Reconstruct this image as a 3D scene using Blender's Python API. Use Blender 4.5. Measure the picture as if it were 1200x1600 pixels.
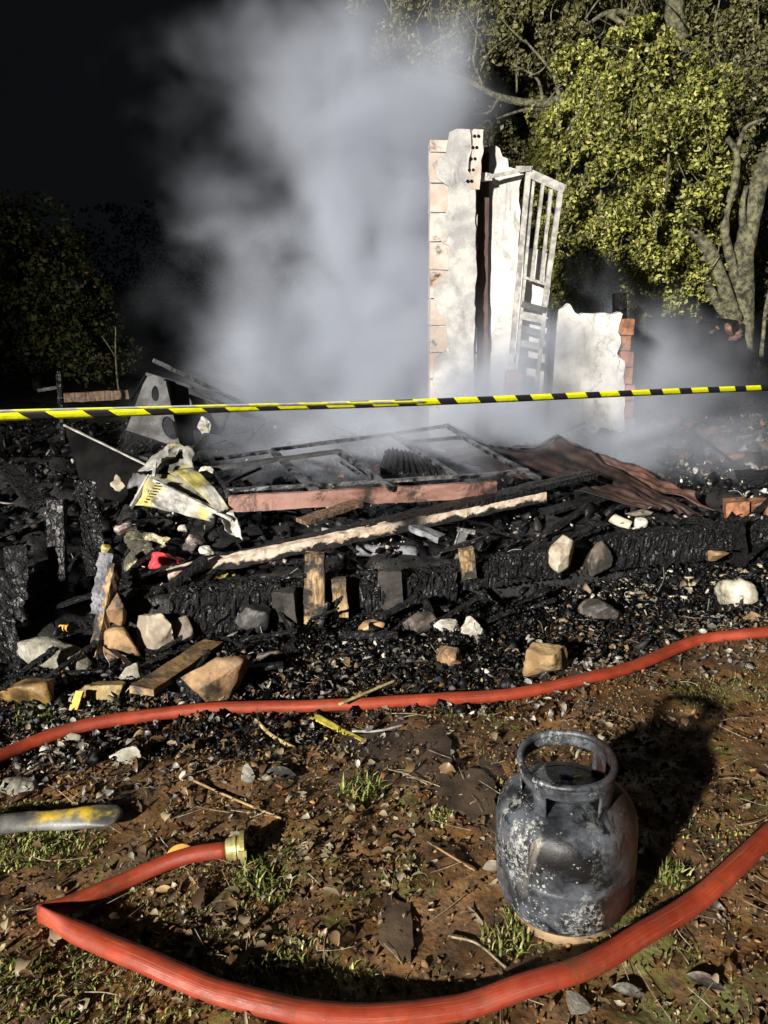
import bpy, bmesh, math, random
import numpy as np
from mathutils import Vector, Matrix

for o in list(bpy.data.objects): bpy.data.objects.remove(o)
S = bpy.context.scene
C = S.collection
R = math.radians

# ------------------------------------------------------------------ camera
PITCH, CAMZ, FPX = R(17.0), 1.6, 1208.0
cam = bpy.data.objects.new('camera', bpy.data.cameras.new('camera'))
cam.data.sensor_fit = 'VERTICAL'; cam.data.sensor_height = 36.0
cam.data.lens = 36.0 * FPX / 1600.0
cam.data.clip_end = 400
cam.location = (0, 0, CAMZ); cam.rotation_euler = (R(90) - PITCH, 0, 0)
C.objects.link(cam); S.camera = cam

# ------------------------------------------------------------------ night sky
W = bpy.data.worlds.new('World'); S.world = W; W.use_nodes = True
bg = W.node_tree.nodes['Background']
bg.inputs[0].default_value = (0.7, 0.82, 1.0, 1); bg.inputs[1].default_value = 0.0052

# ------------------------------------------------------------------ the fire crew's floodlight on its mast, behind and left of the camera
fl = bpy.data.lights.new('floodlight', 'SPOT')
fl.energy = 63000; fl.spot_size = R(42); fl.spot_blend = 1.0; fl.shadow_soft_size = 0.35
fl.color = (1.0, 0.94, 0.84)
flo = bpy.data.objects.new('floodlight', fl); C.objects.link(flo)
LPOS = Vector((-10.6, -13.2, 7.4)); flo.location = LPOS
aim = Vector((3.6, 8.0, 1.7)) - LPOS
flo.rotation_euler = aim.to_track_quat('-Z', 'Y').to_euler()

S.view_settings.view_transform = 'Standard'; S.view_settings.look = 'None'
S.view_settings.gamma = 1; S.view_settings.exposure = 0
S.render.engine = 'CYCLES'
cy = S.cycles
cy.use_denoising = True
try: cy.denoiser = 'OPENIMAGEDENOISE'
except Exception: pass
cy.max_bounces = 5; cy.diffuse_bounces = 2; cy.glossy_bounces = 2; cy.transmission_bounces = 3
cy.volume_bounces = 1; cy.transparent_max_bounces = 6
cy.volume_step_rate = 1.0; cy.volume_max_steps = 256
cy.sample_clamp_indirect = 4.0

# ------------------------------------------------------------------ numpy helpers
A3 = np.array
def nrm(v): v = A3(v, float); return v / np.linalg.norm(v)
def hsh(i, j, k, s):
    n = (i * 73856093) ^ (j * 19349663) ^ (k * 83492791) ^ (s * 2654435761 & 0x7fffffff)
    n = n & 0x7fffffff
    n = (n ^ (n >> 13)) * 1274126177 & 0x7fffffff
    n = (n ^ (n >> 16)) * 668265263 & 0x7fffffff
    return ((n ^ (n >> 15)) & 0xffffff) / float(0xffffff)
def vnoise(p, scale=1.0, seed=0):
    p = np.asarray(p, float) / scale + 1000.0
    i = np.floor(p).astype(np.int64); f = p - i; f = f * f * (3 - 2 * f)
    r = 0
    for a in (0, 1):
        for b in (0, 1):
            for c in (0, 1):
                w = (f[..., 0] if a else 1 - f[..., 0]) * (f[..., 1] if b else 1 - f[..., 1]) * (f[..., 2] if c else 1 - f[..., 2])
                r = r + w * hsh(i[..., 0] + a, i[..., 1] + b, i[..., 2] + c, seed)
    return r * 2 - 1
def fbm(p, scale=1.0, seed=0, o=4):
    r = 0; a = 1.0
    for k in range(o):
        r = r + a * vnoise(p, scale / 2 ** k, seed + k * 7); a *= 0.5
    return r
def worley(p, scale=1.0, seed=0):
    p = np.asarray(p, float) / scale + 1000.0
    i = np.floor(p).astype(np.int64); f1 = np.full(p.shape[:-1], 9.0); f2 = f1.copy()
    for a in (-1, 0, 1):
        for b in (-1, 0, 1):
            for c in (-1, 0, 1):
                q = i + A3([a, b, c])
                fx = q[..., 0] + hsh(q[..., 0], q[..., 1], q[..., 2], seed)
                fy = q[..., 1] + hsh(q[..., 0], q[..., 1], q[..., 2], seed + 11)
                fz = q[..., 2] + hsh(q[..., 0], q[..., 1], q[..., 2], seed + 23)
                d = np.sqrt((fx - p[..., 0]) ** 2 + (fy - p[..., 1]) ** 2 + (fz - p[..., 2]) ** 2)
                f2 = np.where(d < f1, f1, np.minimum(f2, d)); f1 = np.minimum(f1, d)
    return f2 - f1
def sst(a, b, x):
    t = np.clip((x - a) / (b - a), 0, 1); return t * t * (3 - 2 * t)

CP, SP = math.cos(PITCH), math.sin(PITCH)
def ray(px, py):
    u, v = (px - 600) / FPX, (800 - py) / FPX
    return A3([u, CP + v * SP, -SP + v * CP])
def P(px, py, Y):                     # point of the place seen at a pixel, Y metres ahead
    d = ray(px, py); return A3([0, 0, CAMZ]) + d * (Y / d[1])
def depth(p): return p[1] * CP + (CAMZ - p[2]) * SP
FA = A3([-1.27, 3.16]); FU = nrm([0.954, 0.30]); FN = A3([-FU[1], FU[0]])    # front line of the burnt house
def sl(x, y):
    return (x - FA[0]) * FN[0] + (y - FA[1]) * FN[1], (x - FA[0]) * FU[0] + (y - FA[1]) * FU[1]
def F(px, py, off=0.0):               # point on the house front at a pixel
    d = ray(px, py)
    t = (off - ((0 - FA[0]) * FN[0] + (0 - FA[1]) * FN[1])) / (d[0] * FN[0] + d[1] * FN[1])
    return A3([0, 0, CAMZ]) + d * t
def T(x, y):                          # height of the ground
    x = np.asarray(x, float); y = np.asarray(y, float)
    p = np.stack([x, y, x * 0], -1)
    s, l = sl(x, y)
    h = 0.035 * fbm(p, 0.9, 3, 3)
    near = 1 - sst(6, 12, y)
    h = h + near * (0.013 * fbm(p, 0.16, 9, 3) + 0.011 * np.abs(vnoise(p, 0.07, 21)))
    h = h + 0.015 * sst(-0.85, -0.05, s) * near - 0.045 * sst(-.45, -.15, s) * sst(.12, .0, s) * near
    ins = sst(0.0, 0.10, s) * sst(0.0, 0.15, l)
    h = h + ins * 0.15 * sst(7.5, 6, s) + ins * near * (0.07 * fbm(p, 0.5, 31, 4))
    h = h + 0.20 * np.exp(-((x - 1.2) / 1.0) ** 2 - ((y - 6.7) / 1.1) ** 2)
    h = h + 0.22 * np.exp(-((x - 2.9) / 1.0) ** 2 - ((y - 6.3) / 0.8) ** 2)
    h = h + 0.10 * sst(0.0, -0.3, l) * sst(-0.2, 0.8, s) * near * (1 + fbm(p, 0.3, 44, 3))
    return h
def G(px, py, lift=0.0):              # where the view ray meets the ground
    d = ray(px, py); t = 0.8
    for _ in range(900):
        q = A3([0, 0, CAMZ]) + d * t
        if q[2] <= T(q[0], q[1]) + lift: break
        t += 0.012
    return q

# ------------------------------------------------------------------ mesh makers
def to_mesh(name, V, Fs, cols=None, uv=None, smooth=False):
    np_faces = isinstance(Fs, np.ndarray)
    V = np.ascontiguousarray(V, dtype=np.float32)
    me = bpy.data.meshes.new(name)
    if isinstance(Fs, np.ndarray) and Fs.ndim == 2:
        n, k = Fs.shape
        me.vertices.add(len(V)); me.vertices.foreach_set('co', V.ravel())
        me.loops.add(n * k); me.loops.foreach_set('vertex_index', np.ascontiguousarray(Fs, dtype=np.int32).ravel())
        me.polygons.add(n); me.polygons.foreach_set('loop_start', np.arange(0, n * k, k, dtype=np.int32))
        me.polygons.foreach_set('loop_total', np.full(n, k, dtype=np.int32))
        me.update(calc_edges=True)
    else:
        me.from_pydata([tuple(map(float, v)) for v in V], [], [list(map(int, f)) for f in Fs])
        me.update()
        if len(Fs) < 20000 and name not in ('smoke',):
            b_ = bmesh.new(); b_.from_mesh(me); bmesh.ops.recalc_face_normals(b_, faces=b_.faces); b_.to_mesh(me); b_.free()
    if smooth: me.polygons.foreach_set('use_smooth', [True] * len(me.polygons))
    if cols is not None:
        a = me.color_attributes.new('Col', 'FLOAT_COLOR', 'POINT')
        c = np.ones((len(V), 4), np.float32); c[:, :3] = cols
        a.data.foreach_set('color', c.ravel())
    if uv is not None:
        l = me.uv_layers.new(name='UVMap')
        vi = np.zeros(len(me.loops), np.int32); me.loops.foreach_get('vertex_index', vi)
        l.data.foreach_set('uv', np.asarray(uv, np.float32)[vi].ravel())
    return me
def obj(name, V, Fs, mat, parent=None, origin=None, **kw):
    V = np.asarray(V, float)
    if origin is None:
        if parent is not None: origin = A3(parent.location)
        else: origin = A3([(V[:, 0].min() + V[:, 0].max()) / 2, (V[:, 1].min() + V[:, 1].max()) / 2, V[:, 2].min()])
    me = to_mesh(name, V - origin, Fs, **kw)
    if mat: me.materials.append(mat)
    o = bpy.data.objects.new(name, me); C.objects.link(o)
    if parent is not None: o.parent = parent          # parents carry no rotation: the child's place is relative
    else: o.location = origin
    return o
def tag(o, label=None, cat=None, group=None, kind=None):
    if label: o['label'] = label
    if cat: o['category'] = cat
    if group: o['group'] = group
    if kind: o['kind'] = kind
    return o
def thing(name, loc, label, cat, group=None):
    o = bpy.data.objects.new(name, None); C.objects.link(o); o.location = tuple(map(float, loc))
    o.empty_display_size = 0.1
    return tag(o, label, cat, group)
def merge(parts):
    Vs, Fs, Us, n = [], [], [], 0
    for p in parts:
        Vs.append(p[0]); Fs += [[i + n for i in f] for f in p[1]]
        Us.append(p[2] if len(p) > 2 else np.zeros((len(p[0]), 2))); n += len(p[0])
    return np.concatenate(Vs), Fs, np.concatenate(Us)

def bar(p0, p1, w, h, roll=0.0, amp=0.0, ns=0.05, seed=0, seg=None, cs=1, crack=0.0, taper=1.0, up=(0, 0, 1), ragged=0.0, sag=0.0):
    """box between two points; w sideways, h upwards; rough when amp or crack is set"""
    p0, p1 = A3(p0, float), A3(p1, float); L = np.linalg.norm(p1 - p0); a = (p1 - p0) / L
    u = A3(up, float)
    if abs(a @ u) > 0.95: u = A3([0, -1.0, 0])
    s = nrm(np.cross(a, u)); v = np.cross(s, a)
    s, v = s * math.cos(roll) + v * math.sin(roll), -s * math.sin(roll) + v * math.cos(roll)
    n = seg or (max(1, int(L / ns)) if (amp or crack or ragged) else 1)
    ring = [(-1 + 2 * i / cs, -1) for i in range(cs)] + [(1, -1 + 2 * i / cs) for i in range(cs)] + \
           [(1 - 2 * i / cs, 1) for i in range(cs)] + [(-1, 1 - 2 * i / cs) for i in range(cs)]
    ring = A3(ring); m = len(ring)
    V = []; UV = []
    for i in range(n + 1):
        t = i / n; k = 1 + (taper - 1) * t
        c = p0 + a * L * t - A3([0, 0, sag * 4 * t * (1 - t)])
        V.append(c + np.outer(ring[:, 0] * w / 2 * k, s) + np.outer(ring[:, 1] * h / 2 * k, v))
        UV.append(np.stack([np.full(m, t * L), (ring[:, 1] + 1) / 2], -1))
    V = np.concatenate(V); UV = np.concatenate(UV)
    Fs = [[i * m + j, i * m + (j + 1) % m, (i + 1) * m + (j + 1) % m, (i + 1) * m + j] for i in range(n) for j in range(m)]
    Fs += [list(range(m))[::-1], [n * m + j for j in range(m)]]
    if amp or crack or ragged:
        cen = np.repeat(A3([p0 + a * L * i / n for i in range(n + 1)]), m, 0)
        d = V - cen; dn = d / np.maximum(np.linalg.norm(d, axis=1, keepdims=True), 1e-6)
        disp = amp * fbm(V, max(w, h) * 0.8, seed, 4)
        if crack:
            q = np.stack([(V - p0) @ a, (V - p0) @ s * 0.8, (V - p0) @ v * 0.26], -1)
            disp = disp + crack * (np.minimum(worley(q, 0.027, seed), 0.30) / 0.30 - 1)
        V = V + dn * disp[:, None]
        if ragged:
            e = ((V - p0) @ a)
            pull = ragged * (0.5 + 0.5 * vnoise(np.stack([(V - p0) @ s, (V - p0) @ v, V[:, 0] * 0], -1), 0.03, seed + 5))
            V = V - np.outer(np.where(e > L - 1e-4 - amp, pull, 0), a) + np.outer(np.where(e < 1e-4 + amp, pull, 0), a)
    return V, Fs, UV
def barobj(name, p0, p1, w, h, mat, parent=None, smooth=False, **kw):
    V, Fs, UV = bar(p0, p1, w, h, **kw)
    return obj(name, V, Fs, mat, parent, uv=UV, smooth=smooth)

def tube(path, rad, n=10, ell=1.0, close=True, caps=True):
    """round tube along a path; rad per point; ell = height / width"""
    path = A3(path, float); m = len(path)
    rad = np.broadcast_to(np.asarray(rad, float), (m,)) if np.ndim(rad) < 2 else np.asarray(rad)
    V = []; UV = []; L = 0
    for i in range(m):
        a = nrm(path[min(i + 1, m - 1)] - path[max(i - 1, 0)])
        if i: L += np.linalg.norm(path[i] - path[i - 1])
        u = A3([0, 0, 1.0]) if abs(a[2]) < 0.9 else A3([0, 1.0, 0])
        s = nrm(np.cross(a, u)); v = np.cross(s, a)
        th = np.arange(n) * 2 * math.pi / n
        if rad.ndim == 2: rw, rh = rad[i]
        else: rw, rh = rad[i], rad[i] * ell
        V.append(path[i] + np.outer(np.cos(th) * rw, s) + np.outer(np.sin(th) * rh, v))
        UV.append(np.stack([np.full(n, L), np.abs(th / math.pi - 1)], -1))
    V = np.concatenate(V)
    Fs = [[i * n + j, i * n + (j + 1) % n, (i + 1) * n + (j + 1) % n, (i + 1) * n + j] for i in range(m - 1) for j in range(n)]
    if caps: Fs += [list(range(n))[::-1], [(m - 1) * n + j for j in range(n)]]
    return V, Fs, np.concatenate(UV)
def spline(pts, n=12):
    pts = [A3(p, float) for p in pts]; pts = [2 * pts[0] - pts[1]] + pts + [2 * pts[-1] - pts[-2]]
    out = []
    for i in range(1, len(pts) - 2):
        p0, p1, p2, p3 = pts[i - 1:i + 3]
        for k in range(n):
            t = k / n
            out.append(0.5 * ((2 * p1) + (-p0 + p2) * t + (2 * p0 - 5 * p1 + 4 * p2 - p3) * t * t + (-p0 + 3 * p1 - 3 * p2 + p3) * t ** 3))
    out.append(pts[-2]); return A3(out)

def patch(c, nu=12, nv=8, amp=0.0, sc=0.15, seed=0, thick=0.003, fold=None, ragged=0.0):
    """sheet between four corners (bilinear), crumpled, with thickness"""
    c = [A3(q, float) for q in c]
    u, v = np.meshgrid(np.linspace(0, 1, nu + 1), np.linspace(0, 1, nv + 1), indexing='ij')
    uu, vv = u.copy(), v.copy()
    if ragged:
        r = ragged * vnoise(np.stack([u * 6, v * 6, u * 0 + seed], -1), 1.0, seed)
        ed = (u < .01) | (u > .99) | (v < .01) | (v > .99)
        uu = np.where(ed, 0.5 + (u - .5) * (1 + r), u); vv = np.where(ed, 0.5 + (v - .5) * (1 + r), v)
    U, Vv = uu[..., None], vv[..., None]
    X = (1 - U) * (1 - Vv) * c[0] + U * (1 - Vv) * c[1] + U * Vv * c[2] + (1 - U) * Vv * c[3]
    n = nrm(np.cross(c[1] - c[0], c[3] - c[0]))
    d = amp * fbm(X, sc, seed, 4)
    if fold is not None: d = d + fold(u, v)
    X = X + d[..., None] * n
    X = X.reshape(-1, 3); N = len(X)
    V = np.concatenate([X, X - n * thick])
    w = nv + 1
    Fs = []
    for i in range(nu):
        for j in range(nv):
            q = [i * w + j, (i + 1) * w + j, (i + 1) * w + j + 1, i * w + j + 1]
            Fs.append(q); Fs.append([N + k for k in q[::-1]])
    def side(ids):
        for a, b in zip(ids[:-1], ids[1:]): Fs.append([b, a, N + a, N + b])
    side([i * w for i in range(nu + 1)][::1]); side([i * w + nv for i in range(nu + 1)][::-1])
    side([j for j in range(nv + 1)][::-1]); side([nu * w + j for j in range(nv + 1)])
    UV = np.concatenate([np.stack([u.ravel(), v.ravel()], -1)] * 2)
    return V, Fs, UV
def patchobj(name, c, mat, parent=None, smooth=True, **kw):
    V, Fs, UV = patch(c, **kw); return obj(name, V, Fs, mat, parent, uv=UV, smooth=smooth)

def slab(outline, Y, thick, amp=0.004, seed=0, mat=None, name='wall', parent=None, inner=0.06):
    """upright broken wall piece: outline of (x, z) at distance Y, given real thickness; front face relief by a grid"""
    o = A3(outline); import mathutils
    out = []
    for i in range(len(o)):
        a, b = o[i], o[(i + 1) % len(o)]; m = max(1, int(np.linalg.norm(b - a) / 0.04))
        for k in range(m):
            q = a + (b - a) * k / m; j = 0.010 * fbm(A3([q[0], 0, q[1]]), 0.08, seed, 3)
            out.append((q[0] + j, q[1] + j * 0.7))
    o = out
    ins = []
    xs = [q[0] for q in o]; zs = [q[1] for q in o]
    def inside(x, z):
        r = False; n = len(o)
        for i in range(n):
            x0, z0 = o[i]; x1, z1 = o[(i + 1) % n]
            if (z0 > z) != (z1 > z) and x < (x1 - x0) * (z - z0) / (z1 - z0) + x0: r = not r
        return r
    x = min(xs) + inner / 2
    while x < max(xs):
        z = min(zs) + inner / 2
        while z < max(zs):
            if inside(x, z) and min((x - a) ** 2 + (z - b) ** 2 for a, b in o) > (inner * .4) ** 2: ins.append((x, z))
            z += inner
        x += inner
    pts = [mathutils.Vector(q) for q in o + ins]; n = len(o)
    v2, e2, f2, ov, oe, of = mathutils.geometry.delaunay_2d_cdt(pts, [], [list(range(n))], 1, 1e-5)
    P2 = A3([[q.x, q.y] for q in v2])
    fr = np.stack([P2[:, 0], np.full(len(P2), Y), P2[:, 1]], -1)
    fr[:, 1] += amp * fbm(fr, 0.25, seed + 3, 4) + amp * 2.0 * (np.minimum(worley(fr * A3([1, 1, .7]), 0.33, seed), .05) / .05 < 0.55) 
    bk = np.stack([P2[:, 0], np.full(len(P2), Y + thick), P2[:, 1]], -1)
    N = len(P2); Fs = [list(f) for f in f2] + [[N + k for k in f[::-1]] for f in f2]
    idx = {}
    for k, src in enumerate(ov):
        for q in src:
            if q < n: idx[q] = k
    loop = [idx[i] for i in range(n) if i in idx]
    for a, b in zip(loop, loop[1:] + loop[:1]): Fs.append([a, b, N + b, N + a])
    return obj(name, np.concatenate([fr, bk]), Fs, mat, parent)

def ico(sub):
    import bmesh
    b = bmesh.new(); bmesh.ops.create_icosphere(b, subdivisions=sub, radius=1)
    V = A3([v.co[:] for v in b.verts]); Fi = A3([[v.index for v in f.verts] for f in b.faces]); b.free(); return V, Fi
ICO = {k: ico(k) for k in (1, 2, 3, 4)}
def rock(seed, sub=3, cuts=9, rough=0.05, boxy=0.35):
    rs = np.random.RandomState(seed); V, Fi = ICO[sub]; V = V / (np.abs(V).max(1, keepdims=True) ** boxy)
    for _ in range(cuts + 3):
        n = rs.normal(size=3); n /= np.linalg.norm(n); d = rs.uniform(0.5, 0.85)
        e = V @ n - d; V = V - np.outer(np.maximum(e, 0), n)
    V = V + V / np.linalg.norm(V, axis=1, keepdims=True) * (rough * fbm(V, 0.7, seed, 4) + (.03 * fbm(V, .16, seed + 2, 3) if sub > 3 else 0))[:, None]
    lo, hi = V.min(0), V.max(0); V = (V - (lo + hi) / 2) / (hi - lo)
    return V, Fi
def rot(rx, ry, rz): return np.array(Matrix.Rotation(rz, 3, 'Z') @ Matrix.Rotation(ry, 3, 'Y') @ Matrix.Rotation(rx, 3, 'X'))

# ------------------------------------------------------------------ material maker
class M:
    def __init__(s, name, rough=0.7, metal=0.0, spec=0.5):
        s.m = bpy.data.materials.new(name); s.m.use_nodes = True; s.t = s.m.node_tree
        s.b = s.t.nodes['Principled BSDF']; s.out = s.t.nodes['Material Output']
        s.b.inputs['Roughness'].default_value = rough; s.b.inputs['Metallic'].default_value = metal
        s.b.inputs['Specular IOR Level'].default_value = spec
        s.pos = s.n('ShaderNodeNewGeometry').outputs['Position']
    def n(s, k, **kw):
        q = s.t.nodes.new(k)
        for a, b in kw.items(): setattr(q, a, b)
        return q
    def l(s, a, b):
        if isinstance(a, (int, float)): b.default_value = a
        elif isinstance(a, tuple): b.default_value = (a + (1,)) if len(a) == 3 and len(b.default_value) == 4 else a
        else: s.t.links.new(a, b)
    def noise(s, scale, detail=5, rough=0.55, vec=None, dist=0.0, out='Fac', stretch=None):
        q = s.n('ShaderNodeTexNoise'); q.inputs['Scale'].default_value = scale; q.inputs['Detail'].default_value = detail
        q.inputs['Roughness'].default_value = rough; q.inputs['Distortion'].default_value = dist
        v = vec or s.pos
        if stretch:
            m = s.n('ShaderNodeMapping'); m.inputs['Scale'].default_value = stretch; s.l(v, m.inputs['Vector']); v = m.outputs[0]
        s.l(v, q.inputs['Vector']); return q.outputs[out]
    def vor(s, scale, feature='F1', vec=None, out='Distance', stretch=None, rand=1.0):
        q = s.n('ShaderNodeTexVoronoi', feature=feature); q.inputs['Scale'].default_value = scale
        q.inputs['Randomness'].default_value = rand
        v = vec or s.pos
        if stretch:
            m = s.n('ShaderNodeMapping'); m.inputs['Scale'].default_value = stretch; s.l(v, m.inputs['Vector']); v = m.outputs[0]
        s.l(v, q.inputs['Vector']); return q.outputs[out]
    def ramp(s, f, a, b, c0=0.0, c1=1.0):
        q = s.n('ShaderNodeMapRange', interpolation_type='SMOOTHSTEP')
        s.l(f, q.inputs[0]); q.inputs[1].default_value = a; q.inputs[2].default_value = b
        q.inputs[3].default_value = c0; q.inputs[4].default_value = c1; return q.outputs[0]
    def mix(s, f, a, b):
        q = s.n('ShaderNodeMix', data_type='RGBA'); s.l(f, q.inputs[0]); s.l(a, q.inputs[6]); s.l(b, q.inputs[7]); return q.outputs[2]
    def math(s, op, a, b=0.0, c=0.0):
        q = s.n('ShaderNodeMath', operation=op); s.l(a, q.inputs[0]); s.l(b, q.inputs[1]); s.l(c, q.inputs[2]); return q.outputs[0]
    def attr(s, name='Col'):
        q = s.n('ShaderNodeAttribute'); q.attribute_name = name; return q.outputs['Color']
    def uv(s):
        return s.n('ShaderNodeUVMap').outputs[0]
    def sep(s, v):
        q = s.n('ShaderNodeSeparateXYZ'); s.l(v, q.inputs[0]); return q.outputs
    def color(s, c): s.l(c, s.b.inputs['Base Color']); return s
    def rough(s, c): s.l(c, s.b.inputs['Roughness']); return s
    def bump(s, h, strength=0.4, dist=0.01):
        q = s.n('ShaderNodeBump'); q.inputs['Strength'].default_value = strength; q.inputs['Distance'].default_value = dist
        s.l(h, q.inputs['Height']); s.l(q.outputs[0], s.b.inputs['Normal']); return s

MT = {}
def simple(key, c0, c1, scale=8, rough=(0.5, 0.9), metal=0.0, bump=0.3, bdist=0.01, bscale=40, lo=.35, hi=.65, spec=0.5, stretch=None, soot=0.0):
    m = M(key, metal=metal, spec=spec); f = m.ramp(m.noise(scale, 7, 0.62, stretch=stretch), lo, hi)
    c = m.mix(f, c0, c1)
    if soot: c = m.mix(m.math('MULTIPLY', m.ramp(m.noise(4.5, 7, .72, dist=.4), .60 - soot * .22, .74 - soot * .22), .92), c, (0.012, 0.011, 0.011))
    m.color(c); m.rough(m.ramp(m.noise(scale * 2.3, 4), .3, .7, rough[0], rough[1]))
    m.bump(m.noise(bscale, 6, 0.65, stretch=stretch), bump, bdist); MT[key] = m.m; return m.m

# ground: wet brown soil, ash near the house, moss patches
m = M('ground', spec=0.55)
soil = m.mix(m.ramp(m.noise(5, 8, .65), .35, .68), (0.040, 0.021, 0.008), (0.19, 0.098, 0.036))
soil = m.mix(m.ramp(m.noise(28, 6, .7), .45, .7), soil, (0.022, 0.012, 0.007))
moss = m.mix(m.noise(60, 4), (0.07, 0.09, 0.02), (0.15, 0.17, 0.045))
x, y, z = m.sep(m.pos)
ms = m.ramp(m.noise(2.2, 6, .7, dist=.4), .50, .62)
ms = m.math('MULTIPLY', ms, m.ramp(m.noise(24, 4, .7), .42, .55))
c = m.mix(m.math('MULTIPLY', ms, .75), soil, moss)
sdist = m.math('ADD', m.math('MULTIPLY', x, float(FN[0])), m.math('ADD', m.math('MULTIPLY', y, float(FN[1])), -float(FA @ FN)))
an = m.math('ADD', sdist, m.math('MULTIPLY', m.math('ADD', m.noise(3.5, 6, .7), -.5), 1.4))
ash = m.ramp(an, -1.15, -0.55)
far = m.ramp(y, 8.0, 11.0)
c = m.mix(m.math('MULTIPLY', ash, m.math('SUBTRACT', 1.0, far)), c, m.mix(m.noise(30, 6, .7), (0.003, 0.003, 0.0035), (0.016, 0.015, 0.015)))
c = m.mix(m.ramp(y, 7.0, 9.0), c, (0.012, 0.014, 0.007))  # far ground darkened in the colour to stand for unlit distance
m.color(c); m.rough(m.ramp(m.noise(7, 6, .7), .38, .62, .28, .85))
m.bump(m.math('ADD', m.noise(45, 8, .72), m.math('MULTIPLY', m.vor(70, 'F1'), .4)), .55, .010)
MT['ground'] = m.m

m = M('char', spec=0.4)                                   # alligatored charcoal
dv = m.n('ShaderNodeVectorMath', operation='ADD'); m.l(m.pos, dv.inputs[0]); nn = m.n('ShaderNodeVectorMath', operation='SCALE'); m.l(m.noise(30, 4, .7, out='Color'), nn.inputs[0]); nn.inputs['Scale'].default_value = .05; m.l(nn.outputs[0], dv.inputs[1])
f = m.vor(42, 'DISTANCE_TO_EDGE', vec=dv.outputs[0], stretch=(1, 1, .25))
m.color(m.mix(m.ramp(m.noise(14, 6, .7), .5, .75), (0.003, 0.003, 0.004), (0.016, 0.017, 0.020)))
m.rough(m.ramp(m.noise(30, 4), .3, .7, .25, .6)); m.bump(m.math('ADD', m.ramp(f, 0, .12), m.math('MULTIPLY', m.noise(90, 5, .7), .4)), .8, .008); MT['char'] = m.m
m = M('char_bits', rough=.4, spec=.2); m.color(m.attr()); m.rough(m.ramp(m.noise(60, 3), .3, .7, .16, .55)); m.bump(m.noise(130, 4, .7), .7, .004); MT['char_bits'] = m.m
m = M('loose_bits', rough=.8, spec=.3); m.color(m.mix(m.ramp(m.noise(90, 4, .7), .35, .65), m.attr(), m.mix(.45, m.attr(), (0.02, 0.016, 0.012)))); m.bump(m.noise(160, 4, .7), .5, .003); MT['loose_bits'] = m.m
def leafmat(key, trans, rough=.55):
    m = M(key, rough=rough, spec=.35); c = m.attr(); m.color(c)
    tr = m.n('ShaderNodeBsdfTranslucent'); m.l(c, tr.inputs[0]); mx = m.n('ShaderNodeMixShader'); mx.inputs[0].default_value = trans
    m.l(m.b.outputs[0], mx.inputs[1]); m.l(tr.outputs[0], mx.inputs[2]); m.l(mx.outputs[0], m.out.inputs[0]); MT[key] = m.m
leafmat('foliage', .30); leafmat('dead_leaf', .08, .42); leafmat('grass', .3)

simple('bark', (0.10, 0.095, 0.06), (0.24, 0.24, 0.16), 9, (.7, .95), bump=.7, bscale=30, bdist=.02)
simple('pale_bark', (0.045, 0.045, 0.028), (0.23, 0.22, 0.13), 16, (.7, .95), bump=1.0, bscale=20, bdist=.04, soot=.3)
simple('brown_stone', (0.13, 0.075, 0.040), (0.32, 0.20, 0.10), 7, (.5, .85), bump=.5, bscale=40, soot=0.6)
simple('grey_stone', (0.07, 0.055, 0.045), (0.20, 0.16, 0.13), 9, (.5, .85), bump=.5, soot=0.8)
simple('dark_stone', (0.006, 0.006, 0.006), (0.035, 0.029, 0.026), 8, (.45, .8), bump=.5)
simple('tan_stone', (0.17, 0.105, 0.045), (0.34, 0.235, 0.11), 9, (.6, .9), bump=.6, soot=0.3)
simple('ochre_stone', (0.13, 0.09, 0.03), (0.32, 0.23, 0.09), 9, (.45, .8), bump=.5, soot=0.5)
simple('white_stone', (0.20, 0.16, 0.12), (0.50, 0.45, 0.36), 6, (.6, .9), bump=.4)
simple('white_mortar', (0.28, 0.26, 0.22), (0.62, 0.59, 0.53), 14, (.7, .95), bump=.9, bdist=.02)
simple('mortar_slab', (0.11, 0.10, 0.07), (0.31, 0.30, 0.26), 9, (.6, .95), bump=.6, soot=0.55)
simple('brick', (0.15, 0.06, 0.028), (0.34, 0.15, 0.075), 16, (.7, .95), bump=.6, soot=0.5)
simple('soot_brick', (0.14, 0.06, 0.035), (0.46, 0.19, 0.09), 5, (.7, .95), bump=.6)
simple('dark_rust', (0.006, 0.005, 0.005), (0.045, 0.024, 0.020), 5, (.4, .7), metal=.2, bump=.5)
simple('twig', (0.06, 0.045, 0.028), (0.24, 0.20, 0.13), 30, (.6, .9), bump=.3)
simple('soot_rubble', (0.02, 0.016, 0.014), (0.22, 0.11, 0.07), 9, (.6, .9), bump=.5)
simple('lime_brick', (0.34, 0.26, 0.21), (0.42, 0.39, 0.36), 4, (.7, .95), bump=.5, soot=0.15)
simple('rust_metal', (0.022, 0.011, 0.009), (0.13, 0.060, 0.045), 6, (.5, .8), metal=.15, bump=.4)
simple('pink_rail', (0.13, 0.06, 0.045), (0.30, 0.17, 0.14), 7, (.45, .7), bump=.35, bscale=30, stretch=(.4, 1, 1), soot=0.6)
simple('black_metal', (0.012, 0.012, 0.014), (0.22, 0.22, 0.235), 16, (.22, .5), metal=.7, bump=.4)  # paler grey in the colour stands for highlights on the bars
simple('pale_metal', (0.17, 0.165, 0.155), (0.42, 0.41, 0.39), 14, (.4, .7), metal=.1, bump=.3)
simple('silver', (0.30, 0.30, 0.30), (0.75, 0.75, 0.75), 30, (.2, .5), metal=.9, bump=.2)
simple('grey_sheet', (0.025, 0.025, 0.027), (0.095, 0.095, 0.10), 5, (.5, .8), bump=.3)
simple('dark_sheet', (0.003, 0.003, 0.0035), (0.009, 0.0085, 0.0085), 5, (.75, .95), bump=.4, spec=.05)
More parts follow.
